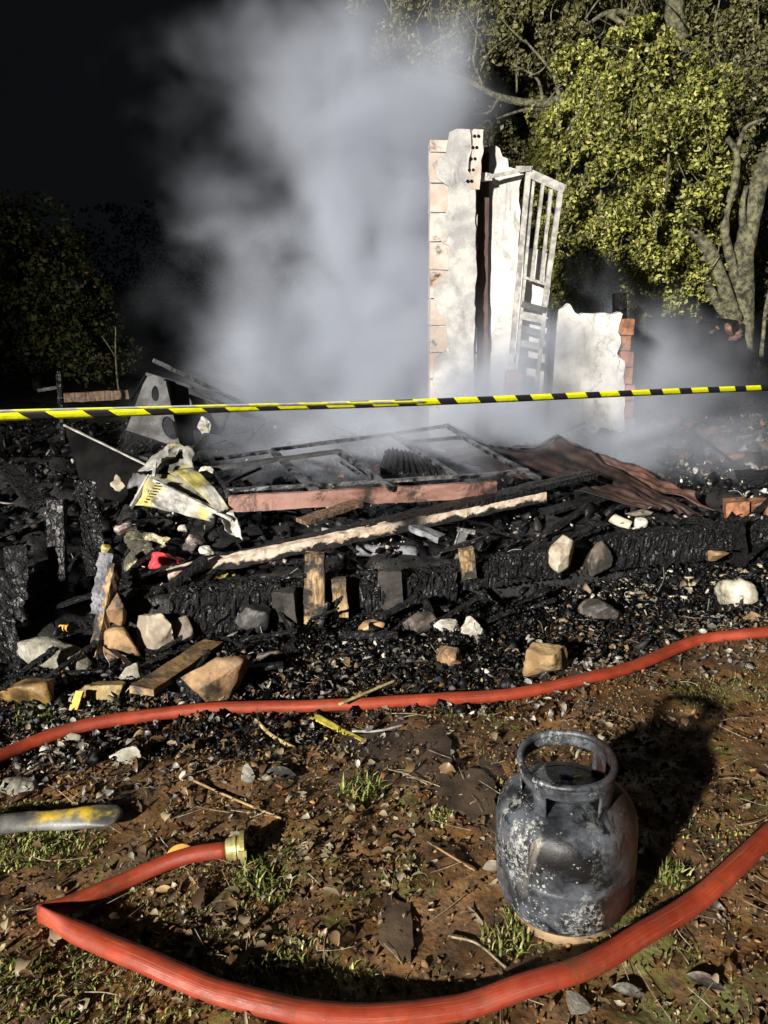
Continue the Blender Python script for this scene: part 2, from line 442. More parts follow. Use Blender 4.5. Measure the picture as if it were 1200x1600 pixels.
simple('blue_ash', (0.04, 0.042, 0.055), (0.22, 0.22, 0.25), 12, (.4, .8), bump=.8, bdist=.015, bscale=30)
simple('raw_wood', (0.11, 0.065, 0.03), (0.38, 0.27, 0.14), 10, (.6, .9), bump=.6, stretch=(6, 6, 1), bscale=12, soot=0.6)
simple('brown_wood', (0.045, 0.028, 0.017), (0.19, 0.12, 0.07), 8, (.5, .85), bump=.6, stretch=(6, 6, 1), bscale=12)
simple('straw', (0.20, 0.15, 0.06), (0.42, 0.34, 0.16), 20, (.5, .8), bump=.3)
simple('yellow_blade', (0.20, 0.17, 0.02), (0.46, 0.39, 0.06), 20, (.4, .7), bump=.3)
simple('red_plastic', (0.30, 0.012, 0.02), (0.62, 0.05, 0.06), 14, (.3, .6), bump=.3)
simple('cream_foam', (0.30, 0.26, 0.13), (0.66, 0.62, 0.42), 22, (.7, .95), bump=.9, bdist=.02, soot=0.8)
simple('white_plastic', (0.22, 0.20, 0.15), (0.50, 0.47, 0.39), 10, (.4, .7), bump=.5, soot=0.5)
simple('orange_tile', (0.50, 0.24, 0.04), (0.66, 0.36, 0.08), 10, (.6, .9), bump=.3)
simple('pinkish_foam', (0.25, 0.16, 0.15), (0.60, 0.50, 0.46), 25, (.6, .9), bump=.9, bdist=.02, soot=0.8)
simple('olive_wrap', (0.10, 0.08, 0.015), (0.42, 0.36, 0.14), 18, (.35, .7), bump=.6)
simple('brass', (0.28, 0.24, 0.09), (0.46, 0.41, 0.19), 20, (.3, .55), metal=.55, bump=.1)
simple('brown_jamb', (0.045, 0.022, 0.018), (0.10, 0.06, 0.05), 4, (.5, .8), bump=.3, stretch=(4, 4, .5))
simple('brown_chip', (0.13, 0.075, 0.035), (0.34, 0.22, 0.10), 10, (.5, .85), bump=.5, soot=0.5)
simple('wet_slab', (0.022, 0.016, 0.012), (0.075, 0.050, 0.032), 6, (.25, .6), bump=.5)
simple('slimy_brown', (0.06, 0.035, 0.012), (0.26, 0.16, 0.05), 8, (.35, .7), bump=.5, soot=0.5)

# twisted sheet: grey with a sulphur-yellow stain
m = M('stained_sheet', metal=.1, spec=.5)
c = m.mix(m.ramp(m.noise(7, 7, .65), .38, .62), (0.07, 0.068, 0.064), (0.30, 0.29, 0.27))
c = m.mix(m.ramp(m.noise(5.2, 4, .6, dist=.5), .46, .62), c, (0.34, 0.30, 0.09)); c = m.mix(m.ramp(m.noise(11, 6, .7), .58, .72), c, (0.03, 0.03, 0.03))
m.color(c); m.rough(m.ramp(m.noise(20, 4), .3, .7, .35, .7)); m.bump(m.noise(35, 6, .65), .4, .01); MT['stained_sheet'] = m.m
# lime-washed plaster with soot
m = M('plaster', spec=.2)
c = m.mix(m.ramp(m.noise(3.0, 7, .65), .40, .70), (0.60, 0.59, 0.575), (0.34, 0.33, 0.32))
c = m.mix(m.ramp(m.noise(1.6, 6, .75, dist=.8, stretch=(2, 1, .6)), .54, .72), c, (0.17, 0.155, 0.15))
dv = m.n('ShaderNodeVectorMath', operation='ADD'); m.l(m.pos, dv.inputs[0]); nn = m.n('ShaderNodeVectorMath', operation='SCALE'); m.l(m.noise(4.5, 5, .7, out='Color'), nn.inputs[0]); nn.inputs['Scale'].default_value = .55; m.l(nn.outputs[0], dv.inputs[1])
cr = m.ramp(m.vor(1.5, 'DISTANCE_TO_EDGE', vec=dv.outputs[0], stretch=(1.3, .2, .6)), 0.0, .010)
cr = m.math('MAXIMUM', cr, m.ramp(m.noise(2.2, 3), .50, .42))
c = m.mix(cr, (0.40, 0.38, 0.36), c)
m.color(c); m.rough(.9); m.bump(m.math('ADD', m.noise(14, 8, .7), m.math('MULTIPLY', cr, .6)), .5, .02); MT['plaster'] = m.m
# pillar coat: grey cement wash with white flakes and brick bleeding through
m = M('cement_coat', spec=.25)
c = m.mix(m.ramp(m.noise(6, 7, .65), .38, .66), (0.26, 0.26, 0.265), (0.44, 0.43, 0.41))
c = m.mix(m.ramp(m.noise(7, 4, .6, stretch=(1.6, 1, .7)), .66, .70), c, (0.60, 0.59, 0.57))
c = m.mix(m.ramp(m.noise(4.5, 5, .6), .60, .72), c, (0.36, 0.25, 0.19)); c = m.mix(m.ramp(m.noise(2.5, 7, .75, dist=.6), .58, .74), c, (0.10, 0.095, 0.09)); m.color(c); m.rough(.9); m.bump(m.noise(20, 7, .7), .5, .015); MT['cement_coat'] = m.m
# plank with white paint burning off: uv.x metres along, uv.y up
m = M('scorched_plank', spec=.4)
u = m.sep(m.uv())
n1 = m.noise(9, 6, .65, dist=.3)
e = m.math('ADD', u[1], m.math('MULTIPLY', m.math('ADD', n1, -.5), 2.2))
wht = m.math('MULTIPLY', m.ramp(e, .34, .60), m.ramp(e, 1.75, 1.35))
wht = m.math('MULTIPLY', wht, m.ramp(m.math('ABSOLUTE', m.math('SUBTRACT', u[0], 1.28)), .02, .16))
c = m.mix(m.ramp(m.noise(20, 5), .4, .65), (0.62, 0.53, 0.44), (0.40, 0.30, 0.22))
m.color(m.mix(wht, (0.010, 0.009, 0.009), c)); m.rough(.75); m.bump(m.noise(50, 6, .7), .5, .008); MT['scorched_plank'] = m.m
# half charred wood
m = M('half_charred', spec=.45)
c = m.mix(m.ramp(m.noise(10, 6, .65, stretch=(6, 6, 1)), .35, .68), (0.10, 0.06, 0.03), (0.40, 0.28, 0.14))
m.color(m.mix(m.ramp(m.noise(7, 6, .65), .44, .58), (0.010, 0.009, 0.009), c)); m.rough(.7); m.bump(m.noise(50, 6, .7), .6, .008); MT['half_charred'] = m.m
# hose
def hosemat(key, c0, c1, c2):
    m = M(key, spec=.45); u = m.sep(m.uv())
    st = m.noise(1.0, 5, .7, vec=m.uv(), stretch=(3.0, 26, 1))
    c = m.mix(m.ramp(m.noise(8, 6, .6), .35, .7), c0, c1)
    c = m.mix(m.math('MULTIPLY', m.ramp(st, .52, .72), .7), c, c2)
    c = m.mix(m.ramp(m.noise(11, 8, .78, dist=.4), .52, .68), c, (0.10, 0.035, 0.015)); c = m.mix(m.ramp(m.noise(26, 5, .8), .66, .74), c, (0.02, 0.012, 0.008))
    m.color(c); m.rough(m.ramp(m.noise(30, 4), .3, .7, .38, .65)); m.bump(m.math('ADD', st, m.math('MULTIPLY', m.noise(220, 3), .25)), .35, .004); MT[key] = m.m
hosemat('hose_rubber', (0.17, 0.020, 0.008), (0.27, 0.038, 0.014), (0.40, 0.13, 0.06))
# tape
def tapemat(key, yel, blk, off=0.0):
    m = M(key, rough=.42, spec=.6); u = m.sep(m.uv())
    f = m.math('FRACT', m.math('ADD', m.math('MULTIPLY', m.math('ADD', u[0], m.math('MULTIPLY', u[1], .045)), 1 / .215), off))
    m.color(m.mix(m.ramp(f, .575, .585), yel, blk)); m.bump(m.noise(25, 3), .25, .01); MT[key] = m.m
tapemat('tape_face', (0.78, 0.80, 0.01), (0.018, 0.019, 0.022)); tapemat('tape_back_sheen', (0.62, 0.64, 0.10), (0.34, 0.35, 0.35), .18)  # folded back of the film; its grey stripes paint the sheen
# gas cylinder: scorched steel with white blisters and rust on one side
m = M('scorched_steel', metal=.35, spec=.5)
tc = m.n('ShaderNodeTexCoord').outputs['Object']; ox, oy, oz = m.sep(tc)
c = m.mix(m.ramp(m.noise(9, 7, .65, vec=tc), .4, .62), (0.018, 0.020, 0.025), (0.095, 0.105, 0.125))
c = m.mix(m.ramp(m.noise(6.5, 7, .72, vec=tc, dist=.7), .50, .58), c, (0.007, 0.007, 0.008)); c = m.mix(m.ramp(m.noise(8, 6, .7, vec=tc, dist=.5, stretch=(1.4, 1.4, .5)), .60, .68), c, (0.10, 0.09, 0.075))
rustf = m.math('MULTIPLY', m.ramp(m.math('ADD', ox, m.math('MULTIPLY', m.math('ADD', m.noise(7, 5, .6, vec=tc), -.5), .28)), .04, .12), .8)
c = m.mix(rustf, c, (0.045, 0.022, 0.015))
dd_ = m.n('ShaderNodeVectorMath', operation='SCALE'); m.l(m.noise(60, 4, .7, vec=tc, out='Color'), dd_.inputs[0]); dd_.inputs['Scale'].default_value = .022
da_ = m.n('ShaderNodeVectorMath', operation='ADD'); m.l(tc, da_.inputs[0]); m.l(dd_.outputs[0], da_.inputs[1]); dtc = da_.outputs[0]
spot = m.math('MULTIPLY', m.ramp(m.vor(95, 'F1', vec=dtc), .30, .20), m.ramp(m.noise(11, 5, .7, vec=tc), .52, .60))
spot = m.math('MAXIMUM', spot, m.math('MULTIPLY', m.ramp(m.vor(38, 'F1', vec=dtc), .20, .12), m.ramp(m.noise(17, 4, .7, vec=tc), .55, .62)))
zl = m.ramp(m.math('ADD', ox, m.math('MULTIPLY', m.math('ADD', m.noise(6, 4, .6, vec=tc), -.5), .15)), .05, -.05)
zone = m.ramp(m.noise(7.0, 4, .65, vec=tc, dist=.9, stretch=(1.5, 1.5, .35)), .50, .58)
fine = m.ramp(m.noise(85, 6, .8, vec=tc), .48, .60)
wh = m.math('MULTIPLY', m.math('MULTIPLY', zone, fine), m.math('ADD', m.math('MULTIPLY', zl, .85), .05))
pc = m.n('ShaderNodeVectorMath', operation='DISTANCE'); m.l(m.n('ShaderNodeVectorMath', operation='MULTIPLY').outputs[0], pc.inputs[0])
mm = pc.inputs[0].links[0].from_node; m.l(tc, mm.inputs[0]); mm.inputs[1].default_value = (1, .3, .8); pc.inputs[1].default_value = (-.005, -.052, .095)
patchf = m.math('MULTIPLY', m.ramp(m.math('ADD', pc.outputs['Value'], m.math('MULTIPLY', m.noise(22, 4, .7, vec=tc), .06)), .095, .070), fine)
wh = m.math('MAXIMUM', wh, patchf)
sp2 = m.math('MULTIPLY', spot, m.math('ADD', m.math('MULTIPLY', zl, .8), .12))
c = m.mix(m.math('MAXIMUM', wh, sp2), c, (0.38, 0.39, 0.37))
m.color(c); m.rough(m.ramp(m.noise(12, 5, vec=tc),   .35, .65, .30, .55)); m.bump(m.math('ADD', m.noise(70, 5, .7, vec=tc), m.math('MULTIPLY', m.math('MAXIMUM', wh, sp2), .6)), .35, .004)
MT['scorched_steel'] = m.m
simple('rust_ring', (0.05, 0.026, 0.015), (0.26, 0.18, 0.10), 12, (.6, .9), bump=.4)
# burnt rail bit: yellow-stained guttering
m = M('yellowed_pipe', spec=.5)
tc = m.n('ShaderNodeTexCoord').outputs['Object']; ox, oy, oz = m.sep(tc)
c = m.mix(m.ramp(m.noise(9, 6, .65), .35, .7), (0.05, 0.05, 0.05), (0.17, 0.17, 0.165))
yf = m.math('MULTIPLY', m.ramp(m.math('ADD', ox, m.math('MULTIPLY', m.math('ADD', m.noise(14, 5, .7), -.5), .22)), -.06, .03), m.ramp(m.math('ADD', ox, m.math('MULTIPLY', m.math('ADD', m.noise(30, 5, .7), -.5), .08)), .215, .185))
yf = m.math('MULTIPLY', yf, m.ramp(m.math('ADD', oz, m.math('MULTIPLY', m.noise(20, 4), .05)), .048, .062))
c = m.mix(yf, c, (0.52, 0.37, 0.03)); c = m.mix(m.ramp(m.noise(60, 3), .66, .72), c, (0.02, 0.02, 0.02))
m.color(c); m.rough(.5); m.bump(m.noise(50, 5), .3, .005); MT['yellowed_pipe'] = m.m

# ------------------------------------------------------------------ scattering
def rand_rot(rs, n, tilt=None):
    if tilt is None:
        q = rs.normal(size=(n, 4)); q /= np.linalg.norm(q, axis=1, keepdims=True)
    else:
        yaw = rs.uniform(0, 2 * np.pi, n); ax = rs.uniform(0, 2 * np.pi, n); th = np.abs(rs.normal(0, tilt, n))
        q1 = np.stack([np.cos(th / 2), np.cos(ax) * np.sin(th / 2), np.sin(ax) * np.sin(th / 2), th * 0], -1)
        q2 = np.stack([np.cos(yaw / 2), yaw * 0, yaw * 0, np.sin(yaw / 2)], -1)
        w1, x1, y1, z1 = q1.T; w2, x2, y2, z2 = q2.T
        q = np.stack([w1*w2 - x1*x2 - y1*y2 - z1*z2, w1*x2 + x1*w2 + y1*z2 - z1*y2, w1*y2 - x1*z2 + y1*w2 + z1*x2, w1*z2 + x1*y2 - y1*x2 + z1*w2], -1)
    w, x, y, z = q.T
    return np.stack([np.stack([1-2*(y*y+z*z), 2*(x*y-z*w), 2*(x*z+y*w)], -1), np.stack([2*(x*y+z*w), 1-2*(x*x+z*z), 2*(y*z-x*w)], -1), np.stack([2*(x*z-y*w), 2*(y*z+x*w), 1-2*(x*x+y*y)], -1)], 1)
def scatter(name, shapes, pos, size, rots, cols, mat, parent=None, rs=None, smooth=False):
    n = len(pos); k = len(shapes); pick = rs.randint(0, k, n)
    Vs, Fs, Cs, off = [], [], [], 0
    for i, (SV, SF) in enumerate(shapes):
        ix = np.where(pick == i)[0]
        if not len(ix): continue
        L = SV[None] * size[ix][:, None, :]
        Wv = np.einsum('nij,nvj->nvi', rots[ix], L) + pos[ix][:, None, :]
        m = len(SV); Vs.append(Wv.reshape(-1, 3))
        Fs.append((SF[None] + (np.arange(len(ix)) * m)[:, None, None] + off).reshape(-1, SF.shape[1]))
        Cs.append(np.repeat(cols[ix], m, 0)); off += len(ix) * m
    return obj(name, np.concatenate(Vs), np.concatenate(Fs), mat, parent, cols=np.concatenate(Cs), smooth=smooth)
def quadleaf(bend, w=.5, k=6, sd=0):
    rs = np.random.RandomState(sd); u = np.linspace(-.5, .5, k + 1); hw = w / 2 * np.maximum(1 - np.abs(u * 2) ** 2.0, 0) ** .8 * rs.uniform(.7, 1.15, k + 1)
    V = []
    for a, h in zip(u, hw):
        c = bend * (1 - 4 * a * a); V += [[a, -h, c + h * .5 * rs.uniform(.2, 1.4)], [a, rs.uniform(-.02, .02), c], [a, h, c + h * .5 * rs.uniform(.2, 1.4)]]
    Fi = []
    for i in range(k):
        for b in (0, 1): q = i * 3 + b; Fi += [[q, q + 3, q + 4], [q, q + 4, q + 1]]
    return A3(V), A3(Fi)
def tinyleaf(bend=.15, w=.6):
    V = A3([[-.5, 0, 0], [0, -w / 2, bend], [.5, 0, 0], [0, w / 2, bend]]); return V, A3([[0, 1, 2], [0, 2, 3]])
def chip(seed):
    rs = np.random.RandomState(seed); n = 6; th = np.sort(rs.uniform(0, 2 * np.pi, n)); r = rs.uniform(.3, .55, n)
    b = np.stack([np.cos(th) * r, np.sin(th) * r, rs.uniform(-.3, .1, n)], -1); t = b * .85 + [0, 0, .5]
    V = np.concatenate([b, t]); Fi = [[i, (i + 1) % n, n + (i + 1) % n] for i in range(n)] + [[i, n + (i + 1) % n, n + i] for i in range(n)]
    Fi += [[n, n + i, n + i + 1] for i in range(1, n - 1)]
    return V, A3(Fi)
def shardshape(seed):
    rs = np.random.RandomState(seed); V, Fi = ICO[1]; V = V.copy()
    for _ in range(6):
        n = rs.normal(size=3); n /= np.linalg.norm(n); e = V @ n - rs.uniform(.15, .5); V = V - np.outer(np.maximum(e, 0), n)
    lo, hi = V.min(0), V.max(0); return (V - (lo + hi) / 2) / (hi - lo) * A3([1, rs.uniform(.5, 1), rs.uniform(.3, .8)]), Fi
def lump(seed, sub=1):
    V, Fi = rock(seed, sub, 5, .12); return V, Fi
CHIPS = [chip(i) for i in range(9)]; SHARDS = [shardshape(i) for i in range(14)]; LUMPS = [lump(i + 50) for i in range(8)]; LUMPS2 = [lump(i + 80, 2) for i in range(6)]
LEAVES = [quadleaf(b, w, 6, i) for i, (b, w) in enumerate([(b, w) for b in (-.18, .12, .3, -.3) for w in (.3, .45, .6)])]
def region(rs, n, x0, x1, y0, y1, keep):
    out = np.zeros((0, 2))
    while len(out) < n:
        q = np.stack([rs.uniform(x0, x1, n * 2), rs.uniform(y0, y1, n * 2)], -1)
        k = keep(q[:, 0], q[:, 1]); out = np.concatenate([out, q[rs.uniform(size=len(q)) < k]])
    out = out[:n]; return np.concatenate([out, T(out[:, 0], out[:, 1])[:, None]], 1)
def fade(x, y):                       # inside the camera's wedge, with margin
    return (np.abs(x) < 0.62 * y + 0.5).astype(float)
def palette(rs, n, cols, weights, var=.25):
    c = A3(cols)[rs.choice(len(cols), n, p=A3(weights) / sum(weights))]
    return np.clip(c * rs.uniform(1 - var, 1 + var, (n, 1)), 0, 1)
def n2(x, y, sc, seed): return vnoise(np.stack([x, y, x * 0], -1), sc, seed)

# ================================================================== THE SETTING
xs = np.unique(np.round(np.concatenate([np.linspace(-60, -8, 20), np.linspace(-8, -3, 40), np.linspace(-3, 4.5, 340), np.linspace(4.5, 10, 40), np.linspace(10, 70, 20)]), 4))
ys = np.unique(np.round(np.concatenate([np.linspace(-25, 0, 12), np.linspace(0, 0.7, 12), np.linspace(0.7, 5, 230), np.linspace(5, 9, 100), np.linspace(9, 20, 40), np.linspace(20, 120, 20)]), 4))
X, Yg = np.meshgrid(xs, ys, indexing='ij'); Z = T(X, Yg)
V = np.stack([X, Yg, Z], -1).reshape(-1, 3); ny = len(ys)
i, j = np.meshgrid(np.arange(len(xs) - 1), np.arange(ny - 1), indexing='ij'); a = (i * ny + j).ravel()
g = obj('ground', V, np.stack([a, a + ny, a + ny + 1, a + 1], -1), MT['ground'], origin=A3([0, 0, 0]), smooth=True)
tag(g, 'wet brown soil turning to black ash towards the burnt house', kind='structure')

# ================================================================== STANDING REMAINS OF THE HOUSE
def pxw(p, w): return w * depth(A3(p)) / FPX
YP = 6.15
pl = P(672, 690, YP); pr = P(746, 690, YP); top = P(715, 203, YP)[2]
z0 = 0.2; zt = top
pil = thing('brick_pillar', ((pl[0] + pr[0]) / 2, YP + .12, z0), 'tall broken brick pillar with flaking grey cement, highest thing standing in the smoke', 'pillar')
rs = np.random.RandomState(4)
course = 0.205; k = 0; z = z0
lean = (P(672, 210, YP)[0] - pl[0])
def plx(z): return pl[0] + (P(672, 210, YP)[0] - pl[0]) * (z - z0) / (zt - z0)
def prx(z): return pr[0] + (P(746, 250, YP)[0] - pr[0]) * (z - z0) / (zt - z0)
while z < zt - .06:
    zz = z + course / 2; xa, xb = plx(zz), prx(zz)
    cut = .15 if k % 2 else .22
    segs = [(xa, xa + cut), (xa + cut + .012, xb - .01)]
    for q, (s0, s1) in enumerate(segs):
        top_cut = 0
        if z + course > zt - .02: top_cut = .05 if q else .11
        c0 = [s0, YP + .12 + rs.uniform(-.006, .006), zz - top_cut / 2]; c1 = [s1, YP + .12 + rs.uniform(-.006, .006), zz - top_cut / 2]
        V, Fs, UV = bar(c0, c1, .22, course - .016 - top_cut, amp=.005, ns=.03, seed=k * 3 + q, cs=3)
        obj('brick', V, Fs, MT['lime_brick'], pil)
    z += course; k += 1
V, Fs, UV = bar([(plx(z0) + prx(z0)) / 2, YP + .125, z0 - .1], [(plx(zt) + prx(zt)) / 2, YP + .125, zt - .13], prx(z0) - plx(z0) - .03, .19, up=(0, -1, 0))
obj('mortar', V, Fs, MT['cement_coat'], pil)
def wz(px, py, Y): q = P(px, py, Y); return (q[0], q[2])
YC = YP - .02
slab([wz(x, y, YC) for x, y in [(702, 700), (690, 640), (677, 600), (679, 560), (700, 545), (698, 500), (681, 482), (677, 440), (699, 425), (703, 385), (685, 372), (677, 345), (697, 332), (701, 292), (682, 277), (676, 255), (697, 240), (704, 205), (715, 200), (734, 202), (737, 235), (731, 268), (741, 285), (744, 420), (741, 560), (743, 700)]], YC, .032, .004, 5, MT['cement_coat'], 'cement_coat', pil, .05)
# hollow brick broken open at the pillar top (cells face the gap; dark tubes paint their shade)
hx = prx(zt - .15)
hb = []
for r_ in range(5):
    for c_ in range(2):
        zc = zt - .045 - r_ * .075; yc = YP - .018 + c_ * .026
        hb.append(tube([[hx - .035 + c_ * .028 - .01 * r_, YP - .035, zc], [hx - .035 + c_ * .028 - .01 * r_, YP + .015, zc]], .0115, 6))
V, Fs, UV = merge(hb); obj('brick_hole_shade', V, Fs, MT['dark_sheet'], pil)
V, Fs, UV = bar([hx - .02, YP - .01, zt - .40], [hx - .005, YP - .01, zt + .0], .075, .035, amp=.006, ns=.02, cs=3, seed=9, up=(0, -1, 0))
obj('hollow_brick', V, Fs, MT['lime_brick'], pil)

# dark brown door jamb standing in the gap
ja, jb = P(752, 690, 6.31), P(754, 240, 6.31)
dj = thing('door_jamb', (ja[0], 6.31, .2), 'dark brown door jamb standing in the gap right of the pillar', 'door jamb')
barobj('post', [ja[0], 6.31, .2], [jb[0], 6.31, jb[2]], pxw(ja, 17), .05, MT['brown_jamb'], dj, up=(0, -1, 0), amp=.003, ns=.05, cs=2)
a_, b_ = P(738, 277, 6.16), P(765, 276, 6.24)
V, Fs, UV = bar(a_, b_, .05, .05, amp=.008, ns=.02, cs=3, seed=3)
tag(obj('lintel_stub', V, Fs, MT['plaster']), 'short white plastered stub jutting from the pillar across the jamb', 'lintel')

wall = slab([wz(x, y, 6.34) for x, y in [(748, 700), (748, 300), (750, 234), (765, 227), (775, 227), (780, 232), (783, 246), (793, 248), (796, 260), (806, 263), (815, 268), (817, 276), (812, 284), (813, 330), (811, 384), (820, 390), (826, 388), (838, 390), (852, 394), (861, 398), (862, 470), (856, 560), (850, 700)]], 6.34, .14, .006, 8, MT['plaster'], 'plastered_wall', None, .06)
tag(wall, 'tall narrow white plastered wall with stepped broken top right of the pillar', 'wall')
wl = thing('low_wall', P(920, 640, 6.95) * A3([1, 1, 0]) + A3([0, 0, .3]), 'low broken white plastered wall with bare orange brick end', 'wall')
slab([wz(x, y, 6.42) for x, y in [(858, 700), (860, 560), (866, 498), (872, 484), (884, 479), (890, 474), (894, 477), (898, 488), (907, 492), (913, 489), (930, 491), (945, 489), (958, 492), (970, 487), (974, 490), (970, 506), (966, 520), (972, 535), (965, 552), (975, 565), (976, 700)]], 6.42, .10, .005, 12, MT['plaster'], 'plaster', wl, .06)
for k, (x0, x1, y) in enumerate([(962, 987, 510), (964, 982, 535), (966, 986, 560), (964, 984, 586), (966, 988, 612), (965, 985, 638), (966, 987, 664)]):
    a_, b_ = P(x0, y, 6.50), P(x1, y, 6.50)
    V, Fs, UV = bar(a_, b_, .13, pxw(a_, 23), amp=.010, ns=.02, seed=k + 3, cs=4); obj('brick', V, Fs, MT['soot_brick'] if k > 1 else MT['brick'], wl)
for k, y in enumerate([505, 540, 575, 610, 645]):
    for q, (x0, x1) in enumerate([(862, 898), (900, 936), (938, 962)]):
        a_, b_ = P(x0, y + 2, 6.60), P(x1, y + 2, 6.60)
        V, Fs, UV = bar(a_, b_, .10, pxw(a_, 30), amp=.006, ns=.04, seed=k * 3 + q, cs=2); obj('brick', V, Fs, MT['brick'], wl)
V, Fs, UV = bar(P(967, 700, 6.9), P(968, 458, 6.9), .10, .10, amp=.006, ns=.04, cs=3)
tag(obj('charred_post', V, Fs, MT['char']), 'black post stub standing behind the orange brick wall end', 'post', 'charred posts')

# leaning metal window grille
wf = thing('window_grille', P(815, 590, 6.3), 'pale metal window grille leaning upright against the white wall', 'window frame')
def gb(name, x0, y0, x1, y1, wpx, Y0, Y1, d=.03, mat='pale_metal', p=wf, **kw):
    a_, b_ = P(x0, y0, Y0), P(x1, y1, Y1)
    return barobj(name, a_, b_, pxw(a_, wpx), d, MT[mat], p, up=(0, -1, 0), amp=.0015, ns=.08, **kw)
YT, YB = 6.26, 6.16
gb('side_rail', 826, 264, 797, 582, 8, YT, YB); gb('side_rail', 834, 268, 806, 582, 5, YT + .03, YB + .03)
gb('side_rail', 877, 290, 850, 480, 8, YT, YT - .05); gb('side_rail', 853, 470, 838, 606, 6, YT - .03, YB)
gb('top_rail', 829, 272, 881, 296, 13, YT - .01, YT - .01, .035)
gb('bar', 848, 288, 830, 440, 5, YT - .01, YT - .03); gb('bar', 861, 296, 845, 442, 5, YT - .01, YT - .03); gb('bar', 832, 300, 822, 380, 4, YT + .03, YT + .03)
gb('cross_rail', 818, 433, 858, 446, 4, YT - .045, YT - .045)
gb('slat', 815, 475, 853, 485, 9, YT - .05, YT - .05, mat='grey_sheet'); gb('slat', 811, 512, 848, 522, 10, YB + .06, YB + .06, mat='grey_sheet')
gb('slat', 813, 492, 851, 500, 12, YT - .04, YT - .04); gb('slat', 808, 535, 845, 542, 10, YB + .05, YB + .05); gb('slat', 804, 560, 842, 568, 12, YB + .05, YB + .05, mat='grey_sheet')
gb('stay_rod', 760, 277, 830, 263, 6, 6.22, YT - .02, .012)
gb('stay_rod', 806, 262, 832, 262, 5, YT, YT, .012)
sb = thing('brick_stump', P(805, 625, 6.2), 'small orange brick stump under the foot of the leaning grille', 'brickwork')
for k, (x0, x1, y) in enumerate([(790, 815, 588), (788, 812, 607), (790, 816, 626), (787, 813, 645), (785, 816, 664)]):
    a_, b_ = P(x0, y, 6.08), P(x1, y, 6.08)
    V, Fs, UV = bar(a_, b_, .11, pxw(a_, 17), amp=.006, ns=.03, seed=k, cs=3); obj('brick', V, Fs, MT['brick'], sb)

# charred bulk at the far right below the tree
slb = slab([wz(x, y, 7.5) for x, y in [(1042, 720), (1060, 640), (1082, 560), (1074, 528), (1078, 510), (1100, 502), (1130, 506), (1150, 500), (1166, 508), (1170, 560), (1160, 640), (1150, 720)]], 7.5, .45, .02, 31, MT['dark_sheet'], 'charred_bulk', None, .05)
tag(slb, 'black burnt wall stump standing under the pale trunks at the right', 'burnt wall')
cap = []
rs = np.random.RandomState(12)
for k in range(26):
    V, Fi = LUMPS2[k % 6]; s = rs.uniform(.03, .09); c_ = P(rs.uniform(1078, 1160), rs.uniform(500, 530), rs.uniform(7.4, 7.8))
    cap.append((V * A3([s * 1.6, s, s * .7]) @ rot(*rs.uniform(-1, 1, 3)).T + c_, Fi.tolist()))
V, Fs, UV = merge(cap); tag(obj('rubble_cap', V, Fs, MT['soot_rubble']), 'loose dark rubble lying on top of the black burnt wall stump', 'rubble', kind='stuff')

# ================================================================== FRONT FOUNDATION OF CHARRED TIMBERS AND STONES
def fbeam(x0, y0, x1, y1, hpx, label, off=0.03, w=.12, mat='char', name='charred_beam', group='charred sill beams', crack=.017):
    a_, b_ = F(x0, y0, off), F(x1, y1, off); h = pxw((a_ + b_) / 2, hpx)
    V, Fs, UV = bar(a_, b_, w, h, amp=.012, ns=.009, cs=14, crack=crack, seed=int(x0), ragged=.02)
    return tag(obj(name, V, Fs, MT[mat], uv=UV), label, 'beam', group)
fbeam(262, 958, 440, 940, 78, 'cracked charred sill beam right of the white stone')
fbeam(430, 940, 590, 920, 68, 'charred sill beam behind the upright brown post and light wood piece', .06)
fbeam(560, 930, 710, 908, 50, 'charred sill beam under the blue grey log', .0)
fbeam(705, 901, 872, 876, 44, 'charred sill beam left of the pale split stone', .02)
fbeam(935, 864, 1150, 842, 50, 'long black charred sill beam at the right', .0)
fbeam(1150, 845, 1290, 828, 50, 'charred sill beam running out of the right edge', .06)

def upright(x0, y0, x1, y1, wpx, d, mat, label, off=-.05, cat='post', name='upright_post', group='upright posts in the sill', amp=.006, crack=0, taper=.9):
    a_, b_ = F(x0, y0, off), F(x1, y1, off)
    V, Fs, UV = bar(a_, b_, pxw(a_, wpx), d, amp=amp, ns=.012, cs=6, seed=int(x0 + y0), up=(0, -1, 0), taper=taper, crack=crack, ragged=.015)
    return tag(obj(name, V, Fs, MT[mat], uv=UV), label, cat, group)
upright(491, 982, 492, 862, 32, .06, 'half_charred', 'tall brown upright wooden post in the charred sill')
upright(533, 965, 529, 900, 26, .04, 'raw_wood', 'short pale split wood block beside the tall brown post', cat='wood block')
upright(447, 985, 443, 920, 38, .06, 'dark_stone', 'dark grey upright slab left of the tall brown post')
upright(612, 950, 608, 888, 38, .05, 'dark_stone', 'dark upright slab below the blue grey log')
upright(733, 905, 728, 855, 24, .05, 'half_charred', 'charred post stub right of the silver lock plate')
upright(1157, 880, 1150, 808, 20, .06, 'char', 'black post stub beside the orange brick at the right')

